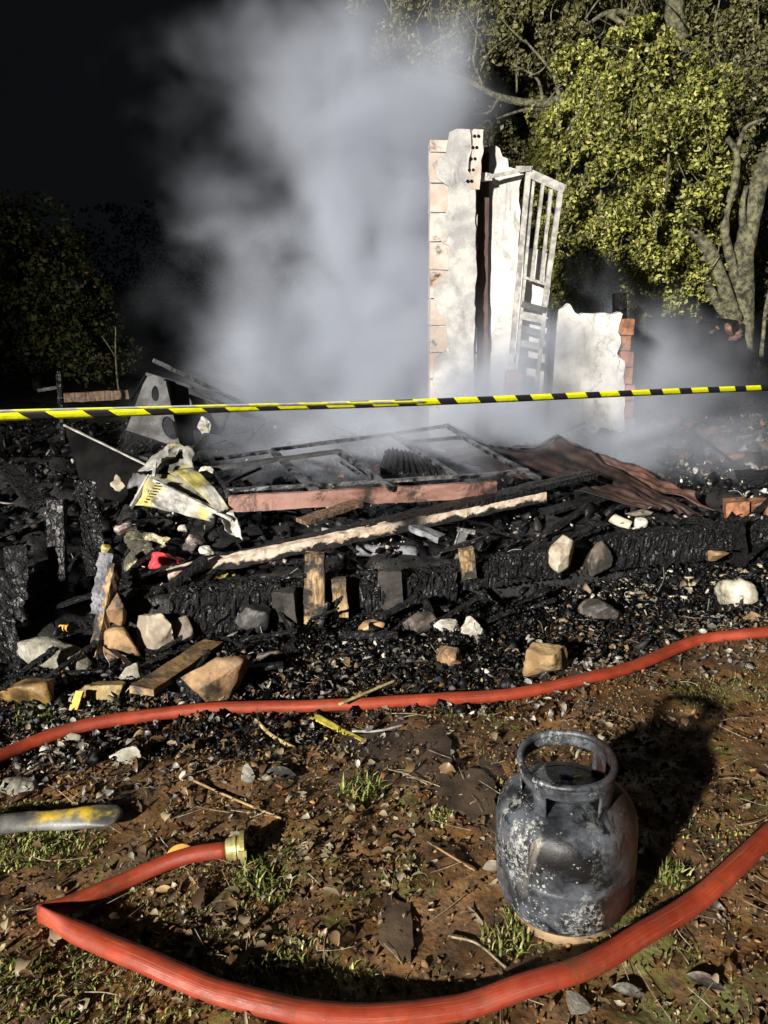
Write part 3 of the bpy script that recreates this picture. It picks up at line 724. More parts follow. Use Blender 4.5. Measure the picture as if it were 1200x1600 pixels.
def stone(px, py, wpx, hpx, mat, label, name='stone', cat='stone', d=None, sub=4, cuts=9, seed=None, r=(0, 0, 0), group=None, lift=0.0, rough=.07, Y=None, sink=.22):
    """a stone whose foot shows at pixel (px, py)"""
    p = G(px, py) if Y is None else P(px, py, Y)
    w, h = pxw(p, wpx), pxw(p, hpx) * 1.02
    V, Fi = rock(seed or int(px * 3 + py), sub, cuts, rough)
    V = V @ rot(*r).T; lo, hi = V.min(0), V.max(0); V = (V - (lo + hi) / 2) / (hi - lo)
    dd = d or min(w, h) * 1.0
    V = V * A3([w, dd, h]) + p + A3([0, dd * .45, h * (.5 - sink) + lift])
    return tag(obj(name, V, Fi, MT[mat], smooth=False), label, cat, group)
GS = 'loose stones in the rubble'
def fstone(px, py, wpx, hpx, mat, label, off=-.06, d=.09, **kw):    # stone set in the sill, centre pixel
    c_ = F(px, py, off); w, h = pxw(c_, wpx), pxw(c_, hpx)
    V, Fi = rock(kw.get('seed', int(px)), 4, kw.get('cuts', 10), .04); V = V @ rot(0, kw.get('ry', 0), 0).T
    V = V * A3([w, d, h]) + c_
    return tag(obj('stone', V, Fi, MT[mat]), label, 'stone', 'stones in the front sill')
fstone(241, 996, 60, 84, 'white_stone', 'white upright stone in the sill, brightest of the stones')
fstone(188, 1012, 66, 72, 'brown_stone', 'square brown stone left of the white upright stone')
fstone(282, 988, 44, 56, 'grey_stone', 'dark brown stone right of the white upright stone', -.03)
fstone(181, 952, 34, 56, 'brown_stone', 'narrow sooty brown stone above the square brown stone', 0.0)
fstone(395, 968, 60, 46, 'dark_stone', 'sooty dark stone lying against the cracked sill beam', -.06)
fstone(878, 866, 40, 62, 'white_stone', 'pale split stone leaning in the charred sill, right of centre', -.06, ry=.35)
fstone(937, 878, 34, 66, 'grey_stone', 'brown grey stone leaning right of the pale split stone', -.06, ry=.5)
fstone(1120, 868, 34, 22, 'brown_stone', 'small reddish stone under the right sill beam', -.08)

stone(334, 1110, 100, 82, 'brown_stone', 'big smooth brown wedge stone behind the hose, left of centre', seed=11, cuts=6, group=GS, d=.16, sink=.08)
stone(857, 1068, 74, 58, 'tan_stone', 'tan angular stone just behind the hose, right of centre', seed=21, cuts=7, group=GS, sink=.1)
stone(938, 974, 62, 42, 'grey_stone', 'grey brown flat stone in the black rubble', seed=31, cuts=7, r=(0, .5, 0), group=GS)
stone(655, 994, 56, 42, 'grey_stone', 'squarish grey brown stone below the sill beam at centre', seed=41, group=GS)
stone(581, 994, 44, 28, 'brown_stone', 'small brown rounded stone left of the squarish one', seed=51, cuts=5, group=GS)
stone(740, 1002, 46, 38, 'white_mortar', 'crumbly white mortar lump in the charcoal at centre', 'mortar_lump', 'mortar', seed=61, rough=.12, group='white mortar lumps')
stone(697, 990, 40, 24, 'white_mortar', 'smaller white mortar lump left of the crumbly one', 'mortar_lump', 'mortar', seed=71, rough=.14, group='white mortar lumps')
stone(706, 1050, 46, 44, 'brown_stone', 'orange brown lump with a grey foot above the hose', seed=81, group=GS)
stone(425, 1042, 54, 28, 'grey_stone', 'sooty brown stone in the charcoal right of the wedge stone', seed=91, cuts=6, group=GS)
stone(80, 1052, 122, 66, 'mortar_slab', 'long flat broken mortar slab at the left', 'mortar_slab', 'rubble slab', seed=101, cuts=8, d=.14, r=(0, .06, 0))
stone(38, 1108, 92, 52, 'slimy_brown', 'smooth ochre brown mound stone at the left edge', seed=111, cuts=5, d=.16, group=GS)
stone(150, 1104, 84, 40, 'ochre_stone', 'ochre stone with moss left of the brown plank', seed=121, cuts=7, d=.12, group=GS)
stone(206, 1068, 40, 44, 'mortar_slab', 'pale grey shard leaning under the square brown stone', 'shard', 'shard', seed=131, d=.03, r=(0, -.7, 0))
stone(196, 1195, 50, 34, 'mortar_slab', 'pale grey shard just under the upper hose', 'shard', 'shard', seed=132, d=.03)
stone(290, 1106, 56, 52, 'char', 'ridged charcoal lump against the brown wedge stone', 'charcoal_lump', 'charcoal', seed=141, rough=.16)
stone(100, 1165, 60, 26, 'mortar_slab', 'white grey flat shard above the hose at left', 'shard', 'shard', seed=151, d=.06)
stone(1160, 950, 58, 54, 'white_plastic', 'crumpled cream white package at the right', 'crumpled_package', 'package', seed=161, cuts=8, rough=.14)
stone(1147, 922, 22, 18, 'brick', 'orange brick crumb behind the cream package', 'brick_piece', 'brick', seed=171, lift=.04, Y=4.0)
stone(1177, 972, 34, 16, 'tan_stone', 'small yellow flat stone under the cream package', seed=181, group=GS)
stone(1016, 888, 44, 24, 'tan_stone', 'small cream stone below the long right beam', seed=191, group=GS)
stone(20, 1250, 70, 28, 'mortar_slab', 'grey stone flake above the yellowed pipe piece', 'shard', 'shard', seed=201, d=.08)
for k, (x, y, w, h, c) in enumerate([(548, 905, 20, 14, 'tan_stone')]): pass

def flag(cs, label, lift=.012, seed=1, mat='wet_slab'):
    V, Fs, UV = patch([G(*q) + A3([0, 0, lift]) for q in cs], 26, 18, .010, .25, seed, .03, ragged=.16)
    return tag(obj('flagstone', V, Fs, MT[mat]), label, 'flat stone', 'flat stones in the mud')
flag([(515, 1225), (660, 1235), (640, 1150), (540, 1150)], 'broad dark wet flat stone in the mud at centre, its left half', seed=3)
flag([(640, 1215), (705, 1225), (700, 1140), (630, 1140)], 'dark wet flat stone at centre, just below the upper hose', seed=4)
flag([(690, 1265), (790, 1310), (765, 1215), (675, 1195)], 'reddish wet flat stone between centre and the gas cylinder', seed=5)
flag([(745, 1215), (840, 1240), (812, 1170), (758, 1162)], 'wet grey flat stone touching the shoulder of the gas cylinder', seed=6)
flag([(590, 1480), (645, 1520), (640, 1420), (600, 1405)], 'long dark wet flat stone inside the hose loop', seed=7, lift=.02)
# orange hollow brick at the right edge
hbk = thing('hollow_brick', P(1165, 822, 4.75), 'orange hollow bricks lying at the right edge', 'brick')
for k, (x0, x1) in enumerate([(1132, 1168), (1171, 1212)]):
    a_, b_ = P(x0, 797, 4.68), P(x1, 795, 4.65); V, Fs, UV = bar(a_, b_, .12, pxw(a_, 30), amp=.008, ns=.02, cs=4, seed=k + 40); obj('brick', V, Fs, MT['brick'], hbk)

# ================================================================== TIMBERS
def timber(name, a_, b_, w, h, mat, label, cat, group=None, **kw):
    kw.setdefault('amp', .006); kw.setdefault('ns', .02); kw.setdefault('cs', 4)
    V, Fs, UV = bar(a_, b_, w, h, **kw); return tag(obj(name, V, Fs, MT[mat], uv=UV), label, cat, group)
pk = timber('scorched_plank', P(262, 898, 3.42), P(850, 775, 4.30), .05, .060, 'scorched_plank', 'long scorched plank with blistered white side, slanting across the ruin', 'plank', ns=.015, cs=6, amp=.005)
timber('charred_plank', P(195, 912, 3.46), P(925, 740, 4.42), .10, .035, 'char', 'long black plank lying on top of the white scorched plank', 'plank', amp=.006, crack=.004, ns=.012, cs=8)
timber('charred_plank', P(215, 925, 3.36), P(420, 905, 3.55), .06, .05, 'char', 'short charred batten under the left end of the white plank', 'plank', crack=.008, ns=.01, cs=8)
timber('brown_board', F(222, 1080, -.62), F(334, 1005, -.12), .10, .028, 'brown_chip', 'short brown board leaning on the stones, left of the wedge stone', 'board', amp=.004)
timber('charred_post', F(150, 1025, -.06), F(180, 880, .05), .045, .05, 'half_charred', 'half burnt wooden stake leaning at the left house corner', 'post', 'charred posts')
timber('charred_post', F(158, 960, .0), F(172, 865, .10), .075, .07, 'blue_ash', 'ash grey post behind the leaning stake at the left corner', 'post', 'charred posts', crack=.01, ns=.01, cs=8)
timber('charred_post', P(150, 900, 3.7), P(132, 752, 3.9), .10, .09, 'char', 'charred corner post with glinting edge, left of the cream foam heap', 'post', 'charred posts', crack=.014, ns=.01, cs=10, amp=.015)
timber('charred_post', P(92, 940, 3.55), P(88, 783, 3.75), .08, .08, 'char', 'rounded sooty post left of the charred corner post', 'post', 'charred posts', cs=6)
timber('charred_post', P(40, 1000, 3.3), P(24, 855, 3.5), .10, .09, 'char', 'dark burnt post nearest the left edge', 'post', 'charred posts', cs=6, amp=.015)
timber('charred_post', P(18, 1055, 3.05), P(-8, 900, 3.2), .10, .09, 'char', 'black post cut by the left edge of the view', 'post', 'charred posts', cs=8, crack=.01, ns=.012)
timber('weathered_plank', P(98, 622, 7.8), P(202, 616, 7.8), .05, .09, 'brown_wood', 'weathered brown plank lying behind the tape at the far left', 'plank')
timber('charred_plank', P(60, 610, 8.0), P(90, 605, 8.0), .04, .03, 'grey_sheet', 'short grey stick left of the weathered plank', 'plank')
timber('charred_post', P(100, 700, 7.0), P(92, 580, 7.0), .04, .04, 'char', 'thin black post against the left bush', 'post', 'charred posts')
timber('charred_plank', P(240, 563, 5.9), P(400, 640, 6.4), .04, .03, 'grey_sheet', 'thin grey lath sloping down behind the holed panel', 'plank')
timber('charred_board', P(470, 815, 3.75), P(560, 785, 4.0), .09, .02, 'brown_wood', 'sooty brown board under the pinkish rail, left of the grey log', 'board')
timber('charred_board', P(850, 800, 4.3), P(960, 772, 4.6), .10, .02, 'char', 'flat black board between the plank end and the white jar', 'board', crack=.004, ns=.012, cs=8)
timber('charred_board', P(620, 812, 4.0), P(690, 842, 3.85), .07, .03, 'blue_ash', 'ash grey board end above the blue grey log', 'board')
timber('charred_board', P(60, 790, 4.3), P(10, 730, 4.7), .10, .03, 'char', 'flat board blackened for shade at the far left, behind the charred posts', 'board')  # char colour stands for the shade on this brown board
timber('charred_board', P(1010, 985, 3.55), P(1075, 1000, 3.4), .05, .02, 'char', 'small black board on the charcoal just behind the hose at the right', 'board', crack=.004, ns=.012, cs=6)
# blue grey log
lg = tube(spline([P(557, 868, 3.80), P(600, 866, 3.82), P(650, 870, 3.82)], 14), .052, 20)
V = lg[0] + (lg[0] * 0 + 1) * (0.007 * fbm(lg[0], .05, 3, 3))[:, None]
tag(obj('ashen_log', V, lg[1], MT['blue_ash'], smooth=True), 'short blue grey ash covered log under the scorched plank', 'log')
# charred box
V, Fs, UV = patch([P(588, 752, 4.55), P(705, 752, 4.55), P(668, 712, 4.8), P(606, 702, 4.75)], 40, 20, .018, .08, 4, .08, fold=lambda u, v: .012 * np.sin(u * 60) * (v > .2), ragged=.1)
tag(obj('charred_box', V, Fs, MT['char']), 'black burnt ribbed box slumped inside the fallen window frame', 'burnt box')

# ================================================================== FALLEN WINDOW FRAME
fw = thing('fallen_window_frame', P(560, 760, 4.0), 'black metal window frame fallen flat with a pinkish front rail', 'window frame')
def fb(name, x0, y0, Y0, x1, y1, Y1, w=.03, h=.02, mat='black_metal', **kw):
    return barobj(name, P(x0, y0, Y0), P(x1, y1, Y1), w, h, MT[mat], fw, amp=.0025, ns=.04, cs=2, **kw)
fb('back_rail', 336, 717, 4.55, 425, 705, 4.70); fb('back_rail', 425, 703, 4.70, 613, 678, 5.00, .028); fb('back_rail', 613, 678, 5.0, 699, 665, 5.15, .025)
fb('middle_rail', 330, 733, 4.35, 433, 718, 4.50, .05, .02, 'grey_sheet'); fb('middle_rail', 433, 718, 4.5, 530, 705, 4.62, .05, .02, 'grey_sheet'); fb('middle_rail', 640, 690, 4.85, 728, 683, 4.95, .03)
fb('side_rail', 697, 664, 5.15, 735, 690, 4.85); fb('side_rail', 735, 690, 4.85, 842, 749, 4.25, .035)
fb('side_rail', 330, 733, 4.35, 357, 775, 3.95, .02)
fb('front_rail', 353, 766, 4.02, 600, 752, 4.15, .02); fb('front_rail', 600, 752, 4.15, 715, 744, 4.2, .02); fb('front_rail', 715, 746, 4.2, 825, 735, 4.35, .03)
fb('mullion', 425, 704, 4.70, 492, 766, 4.02, .05, .015); fb('mullion', 530, 706, 4.62, 612, 764, 4.05, .025, .03); fb('mullion', 613, 679, 5.0, 722, 750, 4.2, .035); fb('mullion', 533, 722, 4.4, 560, 740, 4.2, .012, .012)
a_, b_ = P(357, 787, 3.92), P(775, 764, 4.22)
V, Fs, UV = bar(a_, b_, .03, .088, amp=.003, ns=.02, cs=4); obj('pink_rail', V, Fs, MT['pink_rail'], fw, uv=UV)

# curved strip and rusty roof sheet
cs_ = spline([P(725, 683, 4.95), P(770, 697, 4.95), P(830, 700, 5.0), P(872, 680, 5.1)], 12)
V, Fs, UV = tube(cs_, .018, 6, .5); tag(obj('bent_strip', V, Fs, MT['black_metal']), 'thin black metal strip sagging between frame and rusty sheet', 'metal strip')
corr = lambda u, v: .006 * np.sin(v * 34) * (1 + u)
rsht = thing('rusty_roof_sheet', P(980, 770, 4.9), 'rust brown corrugated roof sheet slumped on the rubble at the right', 'roof sheet')
patchobj('sheet', [P(872, 680, 5.15), P(1105, 800, 4.35), P(1010, 790, 4.25), P(790, 742, 4.75)], MT['dark_rust'], rsht, nu=50, nv=36, amp=.05, sc=.3, seed=3, thick=.004, fold=corr, ragged=.04)
patchobj('rusty_flange', [P(868, 680, 5.2), P(1000, 728, 5.0), P(1115, 795, 4.5), P(930, 738, 4.9)], MT['rust_metal'], rsht, nu=50, nv=20, amp=.03, sc=.16, seed=8, thick=.004, fold=lambda u, v: .010 * np.sin(v * 24), ragged=.05)
patchobj('rusty_panel', [P(700, 720, 5.0), P(860, 690, 5.3), P(1000, 752, 4.7), P(860, 760, 4.5)], MT['dark_rust'], rsht, nu=40, nv=26, amp=.05, sc=.3, seed=18, thick=.004, fold=corr, ragged=.05)

# twisted grey-yellow sheet metal
tw = thing('twisted_sheet_metal', P(270, 800, 4.1), 'twisted grey and sulphur yellow sheet metal heap left of the fallen frame', 'sheet metal')
def tp(name, pts, mat='stained_sheet', **kw):
    kw.setdefault('amp', .020); kw.setdefault('sc', .09); kw.setdefault('nu', 22); kw.setdefault('nv', 16)
    return patchobj(name, [P(*q) for q in pts], MT[mat], tw, **kw)
tp('curled_edge', [(215, 732, 4.3), (262, 690, 4.45), (302, 698, 4.4), (250, 716, 4.15)], 'pale_metal', fold=lambda u, v: .05 * np.sin(v * 3.1), seed=1, ragged=.1)
tp('fold', [(262, 690, 4.4), (302, 700, 4.35), (300, 740, 4.2), (262, 735, 4.2)], seed=2, amp=.02, ragged=.15)
tp('left_flap', [(190, 790, 4.1), (205, 735, 4.25), (232, 745, 4.15), (222, 788, 4.05)], 'grey_sheet', seed=3, ragged=.1)
tp('panel', [(205, 790, 4.02), (235, 742, 4.1), (300, 742, 4.2), (375, 800, 3.95)], seed=4, ragged=.05)
tp('panel', [(228, 790, 3.98), (245, 752, 4.02), (340, 795, 3.9), (330, 815, 3.9)], seed=5, ragged=.08)
tp('channel', [(262, 735, 4.12), (300, 730, 4.15), (358, 795, 3.88), (340, 802, 3.86)], seed=6, fold=lambda u, v: -.03 * np.sin(v * 3.1))
tp('hanging_flap', [(340, 790, 3.9), (365, 795, 3.9), (378, 842, 3.8), (352, 826, 3.8)], 'pale_metal', seed=7, fold=lambda u, v: .02 * np.sin(u * 3.1), ragged=.2)
for a2, b2 in [((205, 792, 4.0), (233, 742, 4.1)), ((240, 745, 4.05), (243, 722, 4.1)), ((240, 750, 4.0), (362, 812, 3.85)), ((305, 748, 4.1), (355, 780, 3.95))]:
    barobj('rim', P(*a2), P(*b2), .016, .016, MT['pale_metal'], tw, amp=.003, ns=.02)
for k in range(9):                               # perforated strip: dark pegs painted as the shade in its holes
    q = P(226 + k * 2.6, 784 - k * 4.0, 4.0 - .01); 
V, Fs, UV = merge([tube([P(226 + k * 2.6, 784 - k * 4.2, 4.02), P(226 + k * 2.6, 784 - k * 4.2, 3.955)], .0035, 6) for k in range(9)])
obj('perforation_shade', V, Fs, MT['dark_sheet'], tw)
tp2 = patch([P(188, 770, 4.3), P(172, 757, 4.3), P(183, 742, 4.35), P(196, 760, 4.3)], 8, 8, .01, .05, 2, .004, ragged=.2)
tag(obj('pale_scrap', tp2[0], tp2[1], MT['white_stone'], smooth=True), 'small pale curled scrap at the tip of the twisted metal', 'scrap')
stone(322, 748, 24, 18, 'white_mortar', 'small white cup shaped lump beside the fallen frame', 'white_lump', 'lump', seed=401, rough=.1, Y=4.25, d=.05, sink=0)

# leaning black sheet with a bright edge
bs = thing('black_sheet', P(170, 740, 4.6), 'black leaning sheet with one bright sloping edge at the left', 'metal sheet')
patchobj('sheet', [P(102, 666, 4.9), P(232, 722, 4.7), P(215, 790, 4.4), P(130, 770, 4.6)], MT['dark_sheet'], bs, amp=.02, sc=.3, seed=5, nu=20, nv=12)
barobj('edge_rim', P(100, 664, 4.88), P(232, 728, 4.66), .012, .010, MT['pale_metal'], bs, amp=.002)

# holed panel box
def holed(c, holes, n=44, thick=.02):
    c = [A3(q, float) for q in c]; g = np.linspace(0, 1, n + 1); nn = nrm(np.cross(c[1] - c[0], c[3] - c[0]))
    def pt(u, v): return (1-u)*(1-v)*c[0] + u*(1-v)*c[1] + u*v*c[2] + (1-u)*v*c[3]
    idx = {}; V = []; Fs = []
    W_ = np.linalg.norm(c[1] - c[0]); H_ = np.linalg.norm(c[3] - c[0])
    def solid(i, j):
        u, v = (i + .5) / n, (j + .5) / n
        return all(((u - a) * W_) ** 2 + ((v - b) * H_) ** 2 > r * r for a, b, r in holes)
    def vid(i, j, s):
        if (i, j, s) not in idx:
            u, v = i / n, j / n
            for a, b, r in holes:                      # snap to the round rim
                du, dv = (u - a) * W_, (v - b) * H_; d = math.hypot(du, dv)
                if abs(d - r) < 1.0 * max(W_, H_) / n and d > 0: u, v = a + du / d * r / W_, b + dv / d * r / H_
            idx[(i, j, s)] = len(V); V.append(pt(u, v) - nn * thick * s)
        return idx[(i, j, s)]
    for i in range(n):
        for j in range(n):
            if not solid(i, j): continue
            q = [(i, j), (i+1, j), (i+1, j+1), (i, j+1)]
            Fs.append([vid(a, b, 0) for a, b in q]); Fs.append([vid(a, b, 1) for a, b in q[::-1]])
            for (di, dj), (e0, e1) in zip([(0, -1), (1, 0), (0, 1), (-1, 0)], [(0, 1), (1, 2), (2, 3), (3, 0)]):
                if not (0 <= i+di < n and 0 <= j+dj < n) or not solid(i+di, j+dj):
                    Fs.append([vid(*q[e1], 0), vid(*q[e0], 0), vid(*q[e0], 1), vid(*q[e1], 1)])
    return A3(V), Fs
hp = thing('holed_box', P(255, 690, 5.6), 'grey wedge shaped box with two round holes behind the tape', 'box')
V, Fs = holed([P(197, 672, 5.5), P(282, 700, 5.45), P(258, 592, 5.65), P(230, 583, 5.7)], [(.50, .72, .055), (.86, .26, .075)]); obj('front_panel', V, Fs, MT['grey_sheet'], hp)
patchobj('side_panel', [P(282, 700, 5.45), P(304, 695, 5.7), P(294, 606, 5.9), P(258, 592, 5.65)], MT['dark_sheet'], hp, nu=6, nv=6, thick=.015)
patchobj('back_panel', [P(300, 672, 5.9), P(346, 680, 6.0), P(362, 640, 6.05), P(294, 615, 5.95)], MT['grey_sheet'], hp, nu=6, nv=6, thick=.012)
barobj('roof_batten', P(228, 584, 5.68), P(300, 604, 5.8), .02, .02, MT['grey_sheet'], hp); barobj('roof_batten', P(205, 625, 5.6), P(231, 581, 5.7), .02, .015, MT['dark_sheet'], hp)
barobj('roof_batten', P(290, 602, 5.8), P(385, 650, 6.1), .05, .02, MT['grey_sheet'], hp)
stone(319, 680, 22, 28, 'white_mortar', 'pale crumbled lump between the holed box panels', 'white_lump', 'lump', seed=411, rough=.14, Y=5.7, d=.06, sink=0)

# ================================================================== SMALL THINGS IN THE RUIN
def blob(name, px, py, Y, wpx, hpx, mat, label, cat, seed, sub=4, rough=.2, d=None, cuts=3, r=(0, 0, 0), smooth=True):
    c_ = P(px, py, Y); w, h = pxw(c_, wpx), pxw(c_, hpx); V, Fi = rock(seed, sub, cuts, rough); V = V @ rot(*r).T
    V = V * A3([w, d or h, h]) + c_; return tag(obj(name, V, Fi, MT[mat], smooth=smooth), label, cat)
fo = thing('melted_foam', P(215, 890, 3.7), 'melted cream foam heap beside the red bowl piece', 'foam')
for k, (x, y, Y, w, h) in enumerate([(205, 880, 3.62, 30, 44), (222, 858, 3.7, 46, 30), (245, 845, 3.76, 44, 28), (212, 843, 3.76, 34, 26), (196, 826, 3.85, 38, 20)]):
    c_ = P(x, y, Y); V, Fi = rock(500 + k, 4, 3, .30); obj('lump', V * A3([pxw(c_, w), .07, pxw(c_, h)]) + c_, Fi, MT['cream_foam'] if k < 4 else MT['pinkish_foam'], fo)
blob('red_bowl_piece', 259, 876, 3.60, 58, 30, 'red_plastic', 'bright red crumpled piece of a melted bowl beside the cream foam', 'bowl piece', 533, rough=.22, d=.08, cuts=4)
blob('burnt_doll_scrap', 303, 852, 3.75, 40, 26, 'pinkish_foam', 'pinkish grey crumpled scrap right of the red bowl piece', 'scrap', 521, rough=.35, r=(0, .6, 0))
blob('white_flake', 285, 826, 3.8, 16, 12, 'white_mortar', 'small white flake above the pinkish scrap', 'flake', 522)
blob('white_flake', 323, 861, 3.68, 24, 16, 'white_mortar', 'white flake lying against the black plank', 'flake', 523)
blob('pink_ember_scrap', 280, 914, 3.46, 40, 20, 'soot_brick', 'reddish crumbled scrap under the white plank end', 'scrap', 524, rough=.35)
V, Fs, UV = patch([P(318, 928, 3.42), P(383, 928, 3.46), P(362, 890, 3.6), P(335, 893, 3.56)], 16, 12, .02, .04, 5, .004, ragged=.2)
tag(obj('olive_wrapper', V, Fs, MT['olive_wrap'], smooth=True), 'olive yellow crumpled wrapper below the scorched plank', 'wrapper')
blob('moss_ball', 167, 858, 3.62, 18, 18, 'olive_wrap', 'small olive round knob on the charred corner post', 'knob', 525, sub=3, rough=.1)
wr = spline([P(318, 932, 3.36), P(380, 932, 3.38), P(430, 912, 3.42), P(465, 888, 3.5)], 10)
V, Fs, UV = tube(wr, .0022, 5); tag(obj('wire', V, Fs, MT['pale_metal']), 'thin curved wire along the top of the charred sill', 'wire')
th_ = np.linspace(0, 2 * np.pi, 20); rg = A3([P(532, 892, 3.62) + A3([.032 * np.cos(t), 0, .032 * np.sin(t)]) for t in th_])
V, Fs, UV = tube(rg, .0025, 5); tag(obj('metal_ring', V, Fs, MT['silver']), 'small metal ring on the pale wood block', 'ring')
lk = thing('lock_plate', P(717, 850, 3.85), 'small silver lock plate hanging in the dark under the plank', 'lock')
a_, b_ = P(709, 875, 3.84), P(723, 832, 3.84)
barobj('plate', a_, b_, .045, .006, MT['grey_sheet'], lk, up=(0, -1, 0))
for dx in (-.022, .022):
    barobj('rim', a_ + A3([dx, -.008, -.008 * np.sign(dx)]), b_ + A3([dx, -.008, -.008 * np.sign(dx)]), .006, .006, MT['silver'], lk, up=(0, -1, 0))
barobj('top_bracket', P(714, 827, 3.83), P(742, 832, 3.83), .02, .012, MT['silver'], lk, up=(0, -1, 0), amp=.002, ns=.01)
barobj('bottom_clip', P(701, 874, 3.83), P(716, 879, 3.83), .012, .01, MT['silver'], lk, up=(0, -1, 0))
kn = tube([P(716, 851, 3.83), P(716, 851, 3.83) + A3([0, -.02, 0])], .012, 12); obj('keyhole_boss', kn[0], kn[1], MT['silver'], lk)
V, Fs, UV = tube(spline([P(948, 803, 4.5), P(962, 812, 4.46), P(985, 822, 4.42)], 6), .032, 14); tag(obj('white_jar', V, Fs, MT['white_stone'], smooth=True), 'small white jar lying on its side above the right beam', 'jar')
blob('white_lump', 1001, 818, 4.4, 20, 18, 'white_mortar', 'round white lump right of the white jar', 'lump', 531, sub=3, rough=.06)
blob('grey_flagstone', 1000, 802, 4.6, 46, 14, 'mortar_slab', 'flat grey stone chip behind the white jar', 'stone chip', 532)

# ================================================================== DEBRIS MASSES
rs = np.random.RandomState(7)
def charband(x, y):
    s, l = sl(x, y); k = sst(-1.15, -.5, s + .3 * n2(x, y, .35, 5)) * sst(.12, -.02, s) 
    return k * fade(x, y)
p = region(rs, 30000, -2.4, 4.2, 1.9, 5.2, charband); n = len(p); sz = rs.gamma(1.1, .0075, n) + .004; sz = np.minimum(sz, .07)
p[:, 2] += sz * .25 + rs.uniform(0, .02, n)
o = scatter('charcoal', CHIPS + SHARDS, p, sz[:, None] * rs.uniform(.4, 1.7, (n, 3)), rand_rot(rs, n), palette(rs, n, [(.002, .002, .0025), (.006, .006, .007), (.018, .018, .021), (.07, .065, .06)], [8, 4, 1.2, .25]), MT['char_bits'], rs=rs)
tag(o, 'glistening black charcoal spread below the house front', kind='stuff')
def inside(x, y):
    s, l = sl(x, y); return sst(0, .1, s) * sst(-1.6, -1.0, l) * fade(x, y) * (y < 8.5)
p = region(rs, 11000, -4, 5.5, 3.0, 8.5, inside); n = len(p); sz = rs.gamma(1.0, .024, n) + .008; sz = np.minimum(sz, .10); p[:, 2] += sz * .3
o = scatter('burnt_debris', CHIPS + SHARDS, p, sz[:, None] * rs.uniform(.35, 1.8, (n, 3)), rand_rot(rs, n), palette(rs, n, [(.005, .005, .006), (.010, .010, .011), (.025, .022, .022), (.08, .07, .06), (.3, .28, .25)], [7, 5, 1.5, .3, .10]), MT['char_bits'], rs=rs)
tag(o, 'black burnt debris covering the floor of the ruined house', kind='stuff')
# charred laths inside
ps = []
for k in range(150):
    q = region(rs, 1, -2.4, 3.6, 3.3, 7.2, inside)[0]; a = rs.uniform(0, math.pi); L = rs.uniform(.12, .55)
    d = A3([math.cos(a) * L, math.sin(a) * L, rs.uniform(-.05, .16)]); w = rs.uniform(.008, .035)
    ps.append(bar(q + A3([0, 0, .03]), q + d + A3([0, 0, .03]), w, w * rs.uniform(.3, 1), amp=.003, ns=.05, seed=k))
for k in range(80):
    q = region(rs, 1, -2.0, 3.4, 3.5, 7.0, inside)[0] + A3([0, 0, .03]); a = rs.uniform(0, 2 * math.pi); e1 = A3([math.cos(a), math.sin(a), rs.uniform(-.3, .3)]) * rs.uniform(.10, .38); e2 = A3([-math.sin(a), math.cos(a), rs.uniform(-.2, .5)]) * rs.uniform(.05, .2)
    ps.append(patch([q, q + e1, q + e1 + e2, q + e2], 10, 8, .03, .10, k, .003, ragged=.3))
V, Fs, UV = merge(ps); tag(obj('charred_laths', V, Fs, MT['char'], uv=UV), 'thin burnt laths and crumpled black sheets tangled over the floor of the ruin', kind='stuff')
# pale flakes
def flk(x, y):
    s, l = sl(x, y); k = sst(-1.3, -.4, s + .3 * n2(x, y, .3, 15)) * sst(.15, 0, s) * (.08 + sst(.1, .6, n2(x, y, .22, 77))); return k * fade(x, y)
p = region(rs, 1100, -2.4, 4.2, 1.8, 5.2, flk); n = len(p); sz = np.minimum(rs.gamma(1.0, .011, n) + .003, .06); p[:, 2] += .014 + rs.uniform(0, .015, n)
o = scatter('ash_flakes', CHIPS, p, sz[:, None] * A3([1, 1, .3]) * rs.uniform(.6, 1.5, (n, 3)), rand_rot(rs, n, .5), palette(rs, n, [(.5, .48, .43), (.26, .235, .19), (.13, .12, .10), (.22, .11, .05)], [.8, 2, 4, .6]), MT['loose_bits'], rs=rs)
tag(o, 'pale flakes of mortar and ash over the charcoal', kind='stuff')
p = region(rs, 300, -2.4, 4.2, 1.9, 5.0, flk); n = len(p); sz = rs.uniform(.018, .052, n); p[:, 2] += .028
o = scatter('grey_shards', CHIPS + LEAVES[:0], p, sz[:, None] * A3([1, .8, .16]) * rs.uniform(.6, 1.4, (n, 3)), rand_rot(rs, n, .7), palette(rs, n, [(.26, .25, .22), (.14, .13, .115), (.42, .40, .35), (.20, .13, .07)], [3, 4, 1, 1.5]), MT['loose_bits'], rs=rs)
tag(o, 'flat grey shards strewn over the charcoal', kind='stuff')
p = region(rs, 1400, -2.4, 3.0, 1.8, 4.2, lambda x, y: sst(-1.3, -1.0, sl(x, y)[0]) * sst(-.15, -.6, sl(x, y)[0]) * fade(x, y) * (.2 + .8 * sst(0, .4, n2(x, y, .3, 33)))); n = len(p); sz = rs.uniform(.012, .045, n); p[:, 2] += .030
o = scatter('scorched_leaves', LEAVES, p, sz[:, None] * np.ones((n, 3)), rand_rot(rs, n, .6), palette(rs, n, [(.20, .19, .17), (.10, .095, .09), (.32, .30, .26), (.12, .08, .045)], [3, 4, 1, 2]), MT['dead_leaf'], rs=rs)
tag(o, 'grey scorched leaves at the edge of the charcoal', kind='stuff')
ps = []
